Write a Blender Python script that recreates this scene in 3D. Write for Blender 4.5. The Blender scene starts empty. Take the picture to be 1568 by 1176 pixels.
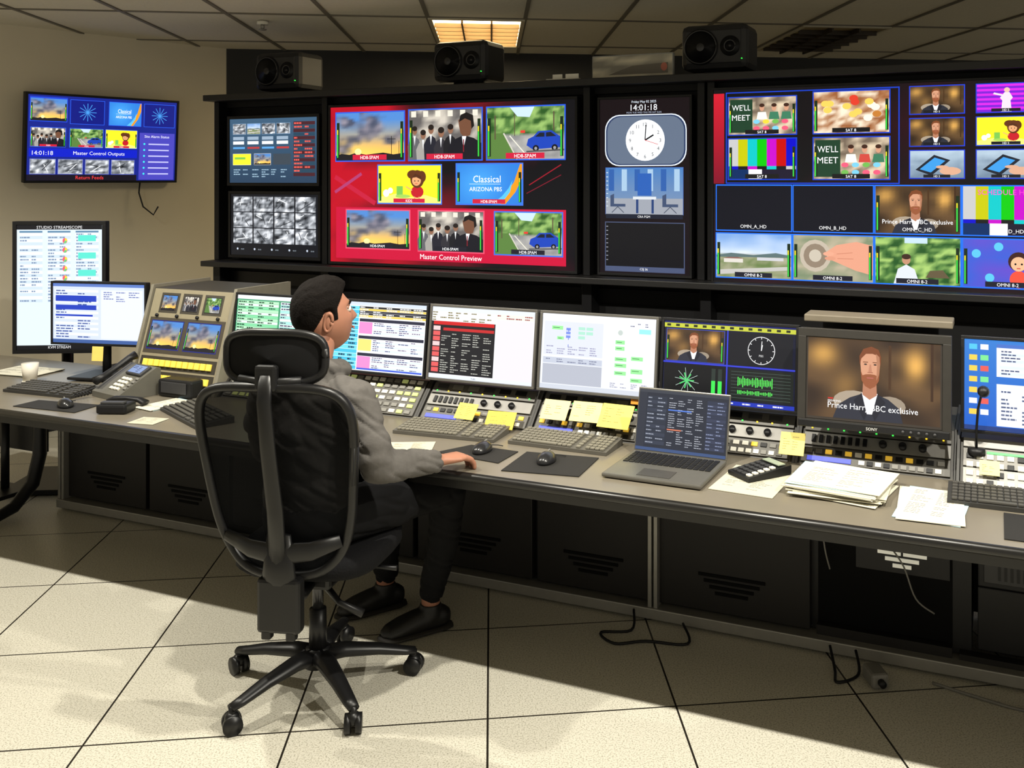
import bpy, bmesh, math, random
from mathutils import Vector, Matrix, noise
random.seed(7)
R=math.radians
scene=bpy.context.scene
try:
    scene.view_settings.view_transform='Standard'
    scene.view_settings.look='None'
except Exception: pass

# ------------------------------------------------------------------ helpers
def l1(c):
    c=c/255.0
    return c/12.92 if c<=0.04045 else ((c+0.055)/1.055)**2.4
def lin(c): return (l1(c[0]),l1(c[1]),l1(c[2]),1.0)
_m={}
def mat(name,col,rough=.5,metal=0.0,noise_amt=.12,nscale=30,bump=0.0,emit=0.0,alpha=1.0,spec=.5):
    if name in _m: return _m[name]
    m=bpy.data.materials.new(name); m.use_nodes=True
    nt=m.node_tree; b=nt.nodes['Principled BSDF']
    c=lin(col)
    tc=nt.nodes.new('ShaderNodeTexCoord'); nz=nt.nodes.new('ShaderNodeTexNoise')
    nz.inputs['Scale'].default_value=nscale; nz.inputs['Detail'].default_value=4
    nt.links.new(tc.outputs['Object'],nz.inputs['Vector'])
    mx=nt.nodes.new('ShaderNodeMix'); mx.data_type='RGBA'
    mx.inputs[6].default_value=tuple(x*(1-noise_amt) for x in c[:3])+(1,)
    mx.inputs[7].default_value=tuple(min(1,x*(1+noise_amt)) for x in c[:3])+(1,)
    nt.links.new(nz.outputs['Fac'],mx.inputs[0])
    nt.links.new(mx.outputs[2],b.inputs['Base Color'])
    b.inputs['Roughness'].default_value=rough; b.inputs['Metallic'].default_value=metal
    b.inputs['Specular IOR Level'].default_value=spec
    if bump:
        bp=nt.nodes.new('ShaderNodeBump'); bp.inputs['Strength'].default_value=bump; bp.inputs['Distance'].default_value=.01
        nt.links.new(nz.outputs['Fac'],bp.inputs['Height']); nt.links.new(bp.outputs['Normal'],b.inputs['Normal'])
    if emit:
        b.inputs['Emission Color'].default_value=c; b.inputs['Emission Strength'].default_value=emit
    if alpha<1: b.inputs['Alpha'].default_value=alpha
    _m[name]=m; return m
def attr_mat(name,emit,rough):
    m=bpy.data.materials.new(name); m.use_nodes=True
    nt=m.node_tree; b=nt.nodes['Principled BSDF']
    a=nt.nodes.new('ShaderNodeVertexColor'); a.layer_name='Col'
    if emit:
        b.inputs['Base Color'].default_value=(.008,.008,.01,1)
        nt.links.new(a.outputs['Color'],b.inputs['Emission Color']); b.inputs['Emission Strength'].default_value=emit
        b.inputs['Specular IOR Level'].default_value=.3
        m.cycles.emission_sampling='NONE'
    else: nt.links.new(a.outputs['Color'],b.inputs['Base Color'])
    b.inputs['Roughness'].default_value=rough
    _m[name]=m; return m
SCR=attr_mat('screen_glow',1.3,.3)
PNT=attr_mat('painted_panel',0,.5)
BLK=mat('black_plastic',(20,20,22),.45,spec=.35)
BLK2=mat('black_satin_metal',(23,23,25),.4,.2,spec=.35)
DGR=mat('dark_grey_plastic',(52,52,54),.5)
GRY=mat('grey_plastic',(120,118,112),.5)
ALU=mat('aluminium_strip',(150,148,142),.4,.5)
WHT=mat('white_plastic',(225,222,210),.5)

def chamfer_box(sx,sy,sz,b):
    bm=bmesh.new(); bmesh.ops.create_cube(bm,size=1.0)
    for v in bm.verts: v.co=Vector((v.co.x*sx,v.co.y*sy,v.co.z*sz))
    if b>0: bmesh.ops.bevel(bm,geom=bm.edges[:],offset=b,segments=2,affect='EDGES',profile=.5)
    bm.verts.index_update()
    vs=[v.co.copy() for v in bm.verts]; fs=[[v.index for v in f.verts] for f in bm.faces]
    bm.free(); return vs,fs
class MB:
    def __init__(s): s.v=[];s.f=[];s.fm=[];s.fc=[];s.fs=[];s.mats=[]
    def mi(s,m):
        if m not in s.mats: s.mats.append(m)
        return s.mats.index(m)
    def add(s,vs,fs,m,M=None,smooth=False,cols=None):
        o=len(s.v); i=s.mi(m)
        for v in vs: s.v.append((M@Vector(v)) if M else Vector(v))
        for k,f in enumerate(fs):
            s.f.append([o+x for x in f]); s.fm.append(i); s.fs.append(smooth)
            s.fc.append(cols[k] if cols else None)
    def box(s,c,d,m,bev=0.0,M=None):
        vs,fs=chamfer_box(d[0],d[1],d[2],bev)
        T=Matrix.Translation(Vector(c))
        s.add(vs,fs,m,(M@T) if M else T)
    def box2(s,a,b,m,bev=0.0,M=None):
        s.box([(a[i]+b[i])/2 for i in range(3)],[abs(b[i]-a[i]) for i in range(3)],m,bev,M)
    def sweep(s,pts,rad,m,seg=12,M=None,side=None,smooth=True):
        pts=[Vector(p) for p in pts]; n=len(pts); vs=[];fs=[]
        if not isinstance(rad,(list,tuple)): rad=[rad]*n
        prev=None
        for i,p in enumerate(pts):
            t=(pts[min(i+1,n-1)]-pts[max(i-1,0)])
            if t.length<1e-9: t=Vector((0,0,1))
            t.normalize()
            ref=Vector(side) if side else (prev if prev else (Vector((1,0,0)) if abs(t.x)<.9 else Vector((0,1,0))))
            a=(ref-t*ref.dot(t))
            if a.length<1e-6: a=t.orthogonal()
            a.normalize()
            b=t.cross(a); prev=a
            r=rad[i]; rx,ry=(r if isinstance(r,(list,tuple)) else (r,r))
            for k in range(seg):
                an=2*math.pi*k/seg
                vs.append(p+a*math.cos(an)*rx+b*math.sin(an)*ry)
        for i in range(n-1):
            for k in range(seg):
                k2=(k+1)%seg
                fs.append([i*seg+k,i*seg+k2,(i+1)*seg+k2,(i+1)*seg+k])
        fs.append(list(range(seg))[::-1]); fs.append([(n-1)*seg+k for k in range(seg)])
        s.add(vs,fs,m,M,smooth)
    def cyl(s,p0,p1,r0,m,r1=None,seg=20,M=None,smooth=True):
        s.sweep([p0,p1],[r0,r1 if r1 is not None else r0],m,seg,M,None,smooth)
    def ball(s,c,r,m,M=None,nu=20,nv=12,smooth=True):
        if not isinstance(r,(list,tuple)): r=(r,r,r)
        vs=[Vector((c[0],c[1],c[2]+r[2]))];fs=[]
        for i in range(1,nv):
            th=math.pi*i/nv
            for k in range(nu):
                ph=2*math.pi*k/nu
                vs.append(Vector((c[0]+r[0]*math.sin(th)*math.cos(ph),c[1]+r[1]*math.sin(th)*math.sin(ph),c[2]+r[2]*math.cos(th))))
        vs.append(Vector((c[0],c[1],c[2]-r[2])))
        for k in range(nu): fs.append([0,1+k,1+(k+1)%nu])
        for i in range(nv-2):
            for k in range(nu):
                a=1+i*nu; fs.append([a+k,a+nu+k,a+nu+(k+1)%nu,a+(k+1)%nu])
        L=len(vs)-1; a=1+(nv-2)*nu
        for k in range(nu): fs.append([a+k,L,a+(k+1)%nu])
        s.add(vs,fs,m,M,smooth)
    def prism(s,poly,h0,h1,m,axis='z',M=None):
        n=len(poly)
        def P(a,b,h): return {'z':(a,b,h),'x':(h,a,b),'y':(a,h,b)}[axis]
        vs=[P(a,b,h0) for a,b in poly]+[P(a,b,h1) for a,b in poly]
        fs=[list(range(n))[::-1],list(range(n,2*n))]+[[i,(i+1)%n,n+(i+1)%n,n+i] for i in range(n)]
        s.add(vs,fs,m,M)
    def build(s,name,M=None,parent=None,recalc=True):
        me=bpy.data.meshes.new(name)
        me.from_pydata([tuple(v) for v in s.v],[],s.f)
        for m in s.mats: me.materials.append(m)
        me.polygons.foreach_set('material_index',s.fm)
        me.polygons.foreach_set('use_smooth',s.fs)
        if any(c is not None for c in s.fc):
            at=me.color_attributes.new('Col','FLOAT_COLOR','CORNER')
            buf=[]
            for f,c in zip(s.f,s.fc):
                if c is None: buf.extend([.02,.02,.02,1]*len(f))
                elif isinstance(c[0],(tuple,list)):
                    for q in c: buf.extend(q)
                else: buf.extend(list(c)*len(f))
            at.data.foreach_set('color',buf)
        me.update()
        ob=bpy.data.objects.new(name,me); scene.collection.objects.link(ob)
        if parent: ob.parent=parent
        if M is not None: ob.matrix_world=M
        return ob
def empty(name,M):
    e=bpy.data.objects.new(name,None); scene.collection.objects.link(e); e.matrix_world=M; e.empty_display_size=.1
    return e
# console frame: the whole desk and video wall run at 22.5 deg to the camera side of the room
CM=Matrix.Rotation(R(-22.5),4,'Z')
def C(s,t,z,rz=0.0,rx=0.0): return CM@Matrix.Translation((s,t,z))@Matrix.Rotation(R(rz),4,'Z')@Matrix.Rotation(R(rx),4,'X')

# ------------------------------------------------------------------ screen painter
_tc={}
def textgeo(t):
    if t in _tc: return _tc[t]
    cu=bpy.data.curves.new('t','FONT'); cu.body=t; cu.size=1.0; cu.resolution_u=2
    ob=bpy.data.objects.new('t',cu); scene.collection.objects.link(ob)
    dg=bpy.context.evaluated_depsgraph_get(); me=ob.evaluated_get(dg).to_mesh()
    vs=[(v.co.x,v.co.y) for v in me.vertices]; fs=[list(p.vertices) for p in me.polygons]
    ob.evaluated_get(dg).to_mesh_clear(); bpy.data.objects.remove(ob); bpy.data.curves.remove(cu)
    if vs:
        x0=min(v[0] for v in vs);x1=max(v[0] for v in vs);y0=min(v[1] for v in vs);y1=max(v[1] for v in vs)
        x1=max(x1,x0+1e-3); y1=max(y1,y0+1e-3)
        vs=[((x-x0),(y-y0)) for x,y in vs]; r=(vs,fs,x1-x0,y1-y0)
    else: r=([],[],1,1)
    _tc[t]=r; return r
class Canvas:
    def __init__(s,mb,w,h,M=None,y0=0.0,m=None,dz=.0004):
        s.mb=mb;s.w=w;s.h=h;s.M=M;s.y0=y0;s.m=m or SCR;s.dz=dz;s.boxes=[];s.r=(0,0,1,1)
    def sub(s,u0,v0,u1,v1):
        c=Canvas.__new__(Canvas); c.__dict__.update(s.__dict__)
        a,b,cc,d=s.r; c.r=(a+(cc-a)*u0,b+(d-b)*v0,a+(cc-a)*u1,b+(d-b)*v1); return c
    def asp(s):
        a,b,c,d=s.r; return ((c-a)*s.w)/((d-b)*s.h)
    def U(s,u,v):
        a,b,c,d=s.r; return (a+(c-a)*u,b+(d-b)*v)
    def layer(s,ps):
        x0=min(p[0] for p in ps);x1=max(p[0] for p in ps);y0=min(p[1] for p in ps);y1=max(p[1] for p in ps)
        L=0; e=1e-4
        for b in s.boxes:
            if b[4]>=L and b[0]<x1-e and b[2]>x0+e and b[1]<y1-e and b[3]>y0+e: L=b[4]+1
        s.boxes.append((x0,y0,x1,y1,L)); return L
    def put(s,pts,fs,cols):
        ps=[s.U(u,v) for u,v in pts]; L=s.layer(ps); y=s.y0-(L+1)*s.dz
        s.mb.add([((u-.5)*s.w,y,(.5-v)*s.h) for u,v in ps],fs,s.m,s.M,False,cols)
    def rect(s,u0,v0,u1,v1,c,c2=None):
        a=lin(c); b=lin(c2) if c2 else a
        s.put([(u0,v0),(u1,v0),(u1,v1),(u0,v1)],[[3,2,1,0]],[[b,b,a,a]])
    def poly(s,pts,c):
        s.put(pts,[list(range(len(pts)))[::-1]],[lin(c)])
    def ell(s,cu,cv,ru,rv,c,n=16):
        s.put([(cu+ru*math.cos(2*math.pi*k/n),cv+rv*math.sin(2*math.pi*k/n)) for k in range(n)],[list(range(n))[::-1]],[lin(c)])
    def circ(s,cu,cv,rv,c,n=20): s.ell(cu,cv,rv/s.asp(),rv,c,n)
    def line(s,u0,v0,u1,v1,wd,c):
        A=s.asp(); dx=(u1-u0)*A; dy=v1-v0; L=math.hypot(dx,dy) or 1; nx=-dy/L*wd/2/A; ny=dx/L*wd/2
        s.poly([(u0+nx,v0+ny),(u1+nx,v1+ny),(u1-nx,v1-ny),(u0-nx,v0-ny)],c)
    def frame(s,u0,v0,u1,v1,wd,c):
        wu=wd/s.asp()
        s.rect(u0,v0,u1,v0+wd,c);s.rect(u0,v1-wd,u1,v1,c);s.rect(u0,v0+wd,u0+wu,v1-wd,c);s.rect(u1-wu,v0+wd,u1,v1-wd,c)
    def grid(s,fn,nx=16,ny=10):
        pts=[(i/nx,j/ny) for j in range(ny+1) for i in range(nx+1)]
        cc=[lin(tuple(max(0,min(255,q)) for q in fn(u,v))) for u,v in pts]
        fs=[];cols=[]
        for j in range(ny):
            for i in range(nx):
                a=j*(nx+1)+i; f=[a+nx+1,a+nx+2,a+1,a]; fs.append(f); cols.append([cc[k] for k in f])
        s.put(pts,fs,cols)
    def text(s,t,u,v,h,c,al='l',mw=None):
        vs,fs,tw,th=textgeo(t)
        if not vs: return
        k=h; A=s.asp(); W=tw*k/A
        fx=1.0
        if mw and W>mw: fx=mw/W; W=mw
        o={'l':0,'c':-W/2,'r':-W}[al]
        s.put([(u+o+x*k*fx/A,v-y*k) for x,y in vs],fs,[lin(c)]*len(fs))
def nz(u,v,sc,seed=0): return noise.noise(Vector((u*sc,v*sc,seed*3.7)))
def mixc(a,b,t):
    t=max(0,min(1,t)); return tuple(a[i]*(1-t)+b[i]*t for i in range(3))
# --- pictures
def im_fire(c):
    def f(u,v):
        sky=mixc((80,135,205),(250,180,80),(v-.15)*1.5)
        if v>.55: sky=mixc(sky,(255,225,110),(v-.55)*2.4*(1-abs(u-.3)))
        k=nz(u,v*1.3,3.6,1)*1.5+nz(u,v,9,4)*.5+.75*math.exp(-((u-.42-.35*(.5-v))/.24)**2-((v-.38)/.27)**2)
        s=mixc((70,74,92),(150,140,150),nz(u,v,8,6)+.35)
        return mixc(sky,s,min(.92,k*1.3))
    c.grid(f,30,20)
    c.poly([(0,.9),(.08,.86),(.2,.88),(.3,.84),(.45,.88),(.7,.84),(.85,.88),(1,.85),(1,1),(0,1)],(30,28,32))
    c.ell(.33,.82,.05,.07,(255,240,160)); c.line(.82,.5,.82,.9,.014,(30,25,25)); c.line(.76,.56,.88,.56,.012,(30,25,25)); c.line(.93,.6,.93,.88,.012,(30,25,25))
def im_people(c):
    c.grid(lambda u,v:mixc((96,92,90),(206,198,184),.5+nz(u,v,6,2)*1.6),18,12)
    for i in range(6): c.rect(.03+i*.17,.02,.1+i*.17,.14,(228,222,206))
    for u,v,r,d in [(.08,.42,.045,(96,96,100)),(.2,.5,.05,(160,156,150)),(.31,.4,.05,(35,35,45)),(.45,.46,.055,(48,46,52)),(.58,.4,.05,(28,28,32))]:
        c.poly([(u-.09,1),(u-.1,v+.3),(u-.06,v+.17),(u,v+.1),(u+.06,v+.17),(u+.09,v+.32),(u+.09,1)],d); c.ell(u,v,r*.75,r*1.7,(140,100,78)); c.ell(u,v-.05,r*.8,r*1.15,(34,27,24)); c.poly([(u-.015,v+.1),(u+.015,v+.1),(u,v+.3)],(225,225,225))
    c.poly([(.53,1),(.56,.72),(.64,.6),(.76,.52),(.9,.58),(1,.68),(1,1)],(24,24,31)); c.poly([(.7,.34),(.69,.22),(.76,.15),(.86,.17),(.88,.34),(.85,.52),(.77,.56),(.72,.48)],(112,74,54)); c.poly([(.7,.26),(.72,.12),(.8,.07),(.89,.13),(.905,.34),(.87,.4),(.86,.24),(.78,.19)],(24,20,20)); c.poly([(.74,.54),(.8,.54),(.76,.78)],(232,232,235)); c.rect(.755,.6,.77,.85,(120,30,40))
def im_street(c):
    def f(u,v):
        if v<.52: return mixc((42,84,34),(150,186,104),.5+nz(u,v,9,3)*1.7)
        return mixc((128,128,128),(186,184,178),.5+nz(u,v,7,9)*.8+(v-.7))
    c.grid(f,24,16)
    c.poly([(.3,0),(.62,0),(.56,.2),(.4,.18)],(196,220,240)); c.poly([(0,.5),(.22,.5),(.42,1),(0,1)],(88,124,60)); c.line(.3,.55,.56,1,.02,(232,228,210)); c.line(.22,.5,.4,1,.03,(205,200,188))
    c.poly([(.52,.74),(.54,.62),(.61,.57),(.67,.47),(.84,.46),(.93,.56),(.98,.6),(.98,.78),(.6,.82)],(28,66,176)); c.poly([(.63,.58),(.69,.5),(.75,.5),(.75,.58)],(24,30,44)); c.poly([(.77,.58),(.77,.5),(.83,.49),(.9,.57)],(24,30,44))
    c.circ(.64,.8,.065,(20,20,22));c.circ(.88,.79,.065,(20,20,22)); c.circ(.64,.8,.03,(150,150,155));c.circ(.88,.79,.03,(150,150,155)); c.line(.52,.86,1,.83,.03,(80,80,82))
    c.rect(.1,.15,.115,.62,(92,76,60)); c.rect(.36,.12,.37,.56,(92,76,60)); c.rect(.86,.1,.875,.46,(92,76,60)); c.rect(.44,.45,.5,.5,(220,60,50))
def im_yellow(c):
    c.rect(0,0,1,1,(245,228,40)); c.poly([(0,.85),(.3,.75),(.5,.85),(.75,.78),(1,.9),(1,1),(0,1)],(240,240,120))
    c.circ(.13,.74,.1,(245,245,235));c.circ(.2,.67,.08,(245,245,235)); c.rect(.3,.55,.4,.8,(120,190,80)); c.ell(.4,.82,.12,.05,(160,205,90))
    c.ell(.63,.7,.1,.16,(190,30,40)); c.ell(.63,.36,.11,.24,(95,50,25)); c.ell(.56,.24,.09,.12,(95,50,25)); c.ell(.7,.3,.07,.16,(95,50,25)); c.circ(.62,.4,.14,(228,165,115)); c.poly([(.54,.33),(.6,.22),(.69,.28),(.7,.38),(.62,.31)],(80,42,22))
    c.circ(.595,.41,.018,(30,20,20));c.circ(.65,.41,.018,(30,20,20)); c.rect(.6,.475,.64,.49,(200,60,60)); c.rect(.58,.83,.6,.95,(225,160,110));c.rect(.65,.83,.67,.95,(225,160,110)); c.line(.55,.66,.45,.56,.03,(228,165,115))
def im_classic(c):
    c.grid(lambda u,v:mixc((28,96,196),(70,160,232),.4+.6*math.exp(-((u-.35)/.35)**2-((v-.5)/.5)**2)),10,6)
    c.poly([(.62,1),(.75,.75),(.88,.45),(.97,0),(1,0),(1,.35),(.9,.7),(.75,1)],(240,150,30)); c.poly([(.55,1),(.7,.8),(.8,.6),(.86,.4),(.82,.7),(.68,1)],(90,190,240))
    c.text('Classical',.26,.46,.25,(255,255,255),mw=.42); c.text('ARIZONA PBS',.2,.68,.15,(255,255,255),mw=.5); c.line(.2,.5,.68,.5,.012,(200,225,250))
def im_bars(c):
    cs=[(190,190,190),(190,190,0),(0,190,190),(0,190,0),(190,0,190),(190,0,0),(0,0,190)]
    for i,k in enumerate(cs): c.rect(i/7,0,(i+1)/7,.68,k)
    for i,k in enumerate([(0,0,190),(20,20,20),(190,0,190),(20,20,20),(0,190,190),(20,20,20),(190,190,190)]): c.rect(i/7,.68,(i+1)/7,.76,k)
    c.rect(0,.76,.3,1,(0,40,90));c.rect(.3,.76,.5,1,(250,250,250));c.rect(.5,.76,1,1,(25,20,40))
def im_interview(c,cap=None,d=1):
    def f(u,v):
        k=math.exp(-((u-.82)/.09)**2-((v-.28)/.2)**2)+.8*math.exp(-((u-.12)/.12)**2-((v-.2)/.16)**2)+.35*math.exp(-((u-.3)/.1)**2-((v-.6)/.2)**2)
        return mixc(mixc((48,34,22),(92,68,42),.5+nz(u,v,4,5)),(225,170,85),k)
    c.grid(f,20*d,13*d)
    c.rect(.62,.05,.64,.6,(70,46,24)); c.rect(.93,.0,.95,.7,(60,38,20)); c.ell(.36,.78,.16,.14,(165,150,130)); c.ell(.63,.8,.12,.12,(150,136,118))
    c.poly([(.2,1),(.24,.83),(.33,.73),(.44,.66),(.52,.66),(.62,.72),(.7,.82),(.73,1)],(42,44,54))
    c.poly([(.42,.66),(.54,.66),(.5,.92),(.46,.92)],(232,232,235)); c.poly([(.42,.66),(.46,.92),(.44,1),(.36,.76)],(30,31,40)); c.poly([(.54,.66),(.5,.92),(.52,1),(.6,.76)],(30,31,40))
    c.poly([(.43,.5),(.53,.5),(.535,.68),(.48,.74),(.425,.68)],(176,120,92))
    c.poly([(.408,.3),(.413,.2),(.44,.13),(.48,.11),(.53,.13),(.552,.2),(.557,.3),(.55,.42),(.525,.53),(.483,.58),(.44,.53),(.415,.42)],(206,150,118))
    c.poly([(.403,.31),(.4,.2),(.43,.11),(.49,.075),(.545,.11),(.564,.2),(.561,.31),(.55,.23),(.53,.18),(.5,.165),(.45,.17),(.415,.23)],(120,66,36))
    c.poly([(.411,.38),(.425,.44),(.45,.425),(.483,.42),(.517,.425),(.54,.44),(.554,.38),(.548,.5),(.522,.57),(.483,.605),(.443,.57),(.418,.5)],(146,84,52))
    c.rect(.458,.462,.508,.475,(176,98,88)); c.poly([(.478,.3),(.489,.3),(.497,.395),(.469,.395)],(184,126,98)); c.rect(.462,.395,.504,.405,(158,100,76))
    for x in (.447,.52): c.ell(x,.3,.012,.009,(44,34,30)); c.rect(x-.019,.268,x+.019,.278,(112,66,40))
    c.poly([(.525,.16),(.552,.2),(.557,.3),(.55,.42),(.53,.5),(.535,.3)],(172,118,88))
    if cap:
        c.text(cap,.16,.9,.105,(245,245,245),mw=.68); c.rect(.16,.75,.2,.765,(200,40,40)); c.text('BREAKING',.16,.8,.035,(240,240,240))
def im_studio(c):
    c.rect(0,0,1,1,(70,120,180),(120,140,165))
    for i in range(6): c.rect(.04+i*.17,.03,.11+i*.17,.5,(160,190,215) if i%2 else (45,90,160))
    c.rect(.42,.12,.6,.6,(40,90,170)); c.rect(0,.66,1,1,(150,155,165)); c.rect(.36,.62,.66,.68,(210,215,220)); c.rect(.4,.68,.43,.98,(35,60,110));c.rect(.6,.68,.63,.98,(35,60,110))
    for x in (.06,.74): c.poly([(x,.6),(x+.05,.56),(x+.05,.78),(x+.2,.78),(x+.2,.84),(x,.84)],(60,75,105)); c.line(x+.1,.84,x+.02,.97,.015,(50,60,80)); c.line(x+.1,.84,x+.18,.97,.015,(50,60,80))
def im_food(c):
    c.grid(lambda u,v:mixc((150,90,50),(240,225,200),.5+nz(u,v,8,8)*1.6),16,12)
    for i in range(14):
        c.ell(random.uniform(.12,.88),random.uniform(.12,.88),.06,.08,random.choice([(215,60,40),(245,235,215),(90,150,60),(190,120,50),(250,200,90)]),10)
def im_market(c):
    c.grid(lambda u,v:mixc((110,95,80),(220,200,170),.5+nz(u,v,6,4)*1.5),12,10)
    c.rect(.02,.05,.36,.95,(28,60,40)); c.text("WE'LL",.05,.35,.22,(245,245,245),mw=.28); c.text('MEET',.05,.62,.22,(245,245,245),mw=.28)
    for i in range(8): c.ell(.42+(i%4)*.14,.66+(i//4)*.18,.05,.06,random.choice([(240,90,120),(250,210,60),(120,200,230),(110,180,80)]),10)
    for u in (.5,.68,.86): c.poly([(u-.08,.6),(u-.06,.4),(u+.06,.4),(u+.08,.6)],random.choice([(60,120,90),(200,70,60),(235,235,225)])); c.ell(u,.29,.035,.085,(205,150,120)); c.ell(u,.22,.04,.05,(60,35,25))
def im_purple(c):
    for i in range(12): c.rect(0,i/12,1,(i+1)/12,(120,30,200) if i%2 else (210,40,220))
    c.poly([(.42,1),(.44,.6),(.4,.5),(.48,.3),(.56,.3),(.62,.5),(.58,.6),(.6,1)],(235,215,225)); c.ell(.52,.22,.05,.09,(230,190,170)); c.poly([(.3,.3),(.45,.38),(.44,.44),(.28,.36)],(235,215,225))
def im_phone(c):
    c.grid(lambda u,v:mixc((180,200,215),(110,130,150),v+nz(u,v,4,6)*.5),10,8)
    c.poly([(.1,.7),(.45,.15),(.75,.35),(.4,.92)],(30,34,44)); c.poly([(.18,.68),(.46,.25),(.66,.37),(.39,.8)],(60,150,220)); c.ell(.75,.75,.2,.15,(215,165,135),14); c.ell(.6,.6,.12,.06,(215,165,135),12)
def im_land(c):
    c.grid(lambda u,v:mixc((120,160,215),(225,232,240),v*1.8+nz(u,v,4,7)*.4) if v<.5 else mixc((100,122,70),(170,165,140),nz(u,v,9,9)+.5),18,14)
    c.rect(.1,.57,.36,.66,(215,210,200)); c.poly([(.08,.57),(.23,.51),(.38,.57)],(130,90,80)); c.rect(.55,.53,.9,.6,(200,200,205)); c.poly([(0,.84),(1,.72),(1,.8),(0,.95)],(190,188,182)); c.poly([(0,.5),(.2,.44),(.5,.48),(.8,.42),(1,.48),(1,.52),(0,.54)],(90,110,110))
def im_hand(c):
    c.grid(lambda u,v:mixc((120,135,105),(190,175,150),.5+nz(u,v,5,10)),14,10)
    c.ell(.28,.45,.2,.36,(188,176,158)); c.ell(.28,.45,.15,.27,(140,124,106)); c.ell(.28,.45,.08,.14,(196,186,168)); c.poly([(.42,.36),(.55,.2),(.8,.12),(1,.2),(1,.85),(.78,.75),(.6,.62),(.46,.52)],(222,156,128)); c.ell(.45,.4,.07,.05,(226,162,134)); c.ell(.47,.5,.07,.045,(214,148,120)); c.line(.55,.4,.75,.36,.012,(190,120,95)); c.line(.56,.5,.76,.5,.012,(190,120,95))
def im_forest(c):
    c.grid(lambda u,v:mixc((36,82,34),(165,200,110),.5+nz(u,v,10,11)*1.6),22,16)
    c.rect(.35,0,.62,.12,(190,215,235)); c.poly([(.22,1),(.27,.68),(.37,.58),(.47,.68),(.53,1)],(215,220,225)); c.ell(.37,.48,.05,.1,(190,140,110)); c.ell(.37,.41,.055,.06,(60,40,30)); c.poly([(.6,.85),(.65,.7),(.8,.68),(.88,.85)],(96,84,60))
def im_kid(c):
    c.grid(lambda u,v:mixc((60,90,200),(110,70,190),u+nz(u,v,3,12)*.6),12,8)
    for u,v in [(.15,.3),(.4,.15),(.8,.2),(.3,.8)]: c.circ(u,v,.09,(90,190,230))
    c.ell(.62,.82,.1,.18,(230,80,60)); c.circ(.62,.45,.2,(60,30,25)); c.circ(.62,.5,.15,(235,180,140)); c.circ(.585,.5,.02,(20,20,20)); c.circ(.655,.5,.02,(20,20,20)); c.rect(.6,.58,.64,.6,(190,60,60))
def im_grey(c):
    sd=random.random()*50
    c.grid(lambda u,v:(lambda g:(g,g+4,g+10))(135+190*nz(u,v,5,sd)),10,8)
    for i in range(3): c.line(random.uniform(.1,.9),random.uniform(.1,.9),random.uniform(.1,.9),random.uniform(.1,.9),.05,random.choice([(235,238,240),(40,44,50)]))
def im_starb(c):
    c.rect(0,0,1,1,(14,24,120))
    for k in range(6): c.line(.5-.3*math.cos(k*.52)/c.asp()*1.2,.5-.38*math.sin(k*.52),.5+.3*math.cos(k*.52)/c.asp()*1.2,.5+.38*math.sin(k*.52),.025,(70,150,230))
def pic(c,u0,v0,u1,v1,fn,label=None,lc=(200,30,60),fr=(60,110,220),fw=.008,meters=True,**k):
    wv=fw; wu=fw/c.asp()
    c.rect(u0-wu,v0-wv,u1+wu,v1+wv,fr)
    q=c.sub(u0,v0,u1,v1); fn(q,**k)
    if meters:
        for e in (0,.94): q.rect(e+.01,.2,e+.05,.95,(20,40,20)); q.rect(e+.015,.45,e+.03,.94,(60,220,70)); q.rect(e+.015,.35,e+.03,.45,(230,220,40))
    if label:
        q.rect(.25,.88,.75,.99,lc); q.text(label,.5,.975,.1,(255,255,255),'c',.45)
def rows(c,u0,v0,u1,v1,n,cols,fill=.6,bg=None,tc=(60,60,70),th=.45,cell=3,rnd=.25):
    if bg: c.rect(u0,v0,u1,v1,bg)
    dv=(v1-v0)/n; us=(u1-u0)/cell
    for i in range(n):
        v=v0+i*dv
        k=cols[i%len(cols)] if cols else None
        if k: c.rect(u0,v+dv*.04,u1,v+dv*.96,k)
        for j in range(cell):
            if random.random()<rnd: continue
            L=us*random.uniform(.3,.85)*fill/.6
            L=min(L,us*.9)
            # broken into word-like dashes
            x=u0+j*us+us*.06; e=x+L
            while x<e-us*.02:
                w=min(us*random.uniform(.1,.28),e-x)
                c.rect(x,v+dv*(.5-th/2),x+w,v+dv*(.5+th/2),tc); x+=w+us*.035

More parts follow.
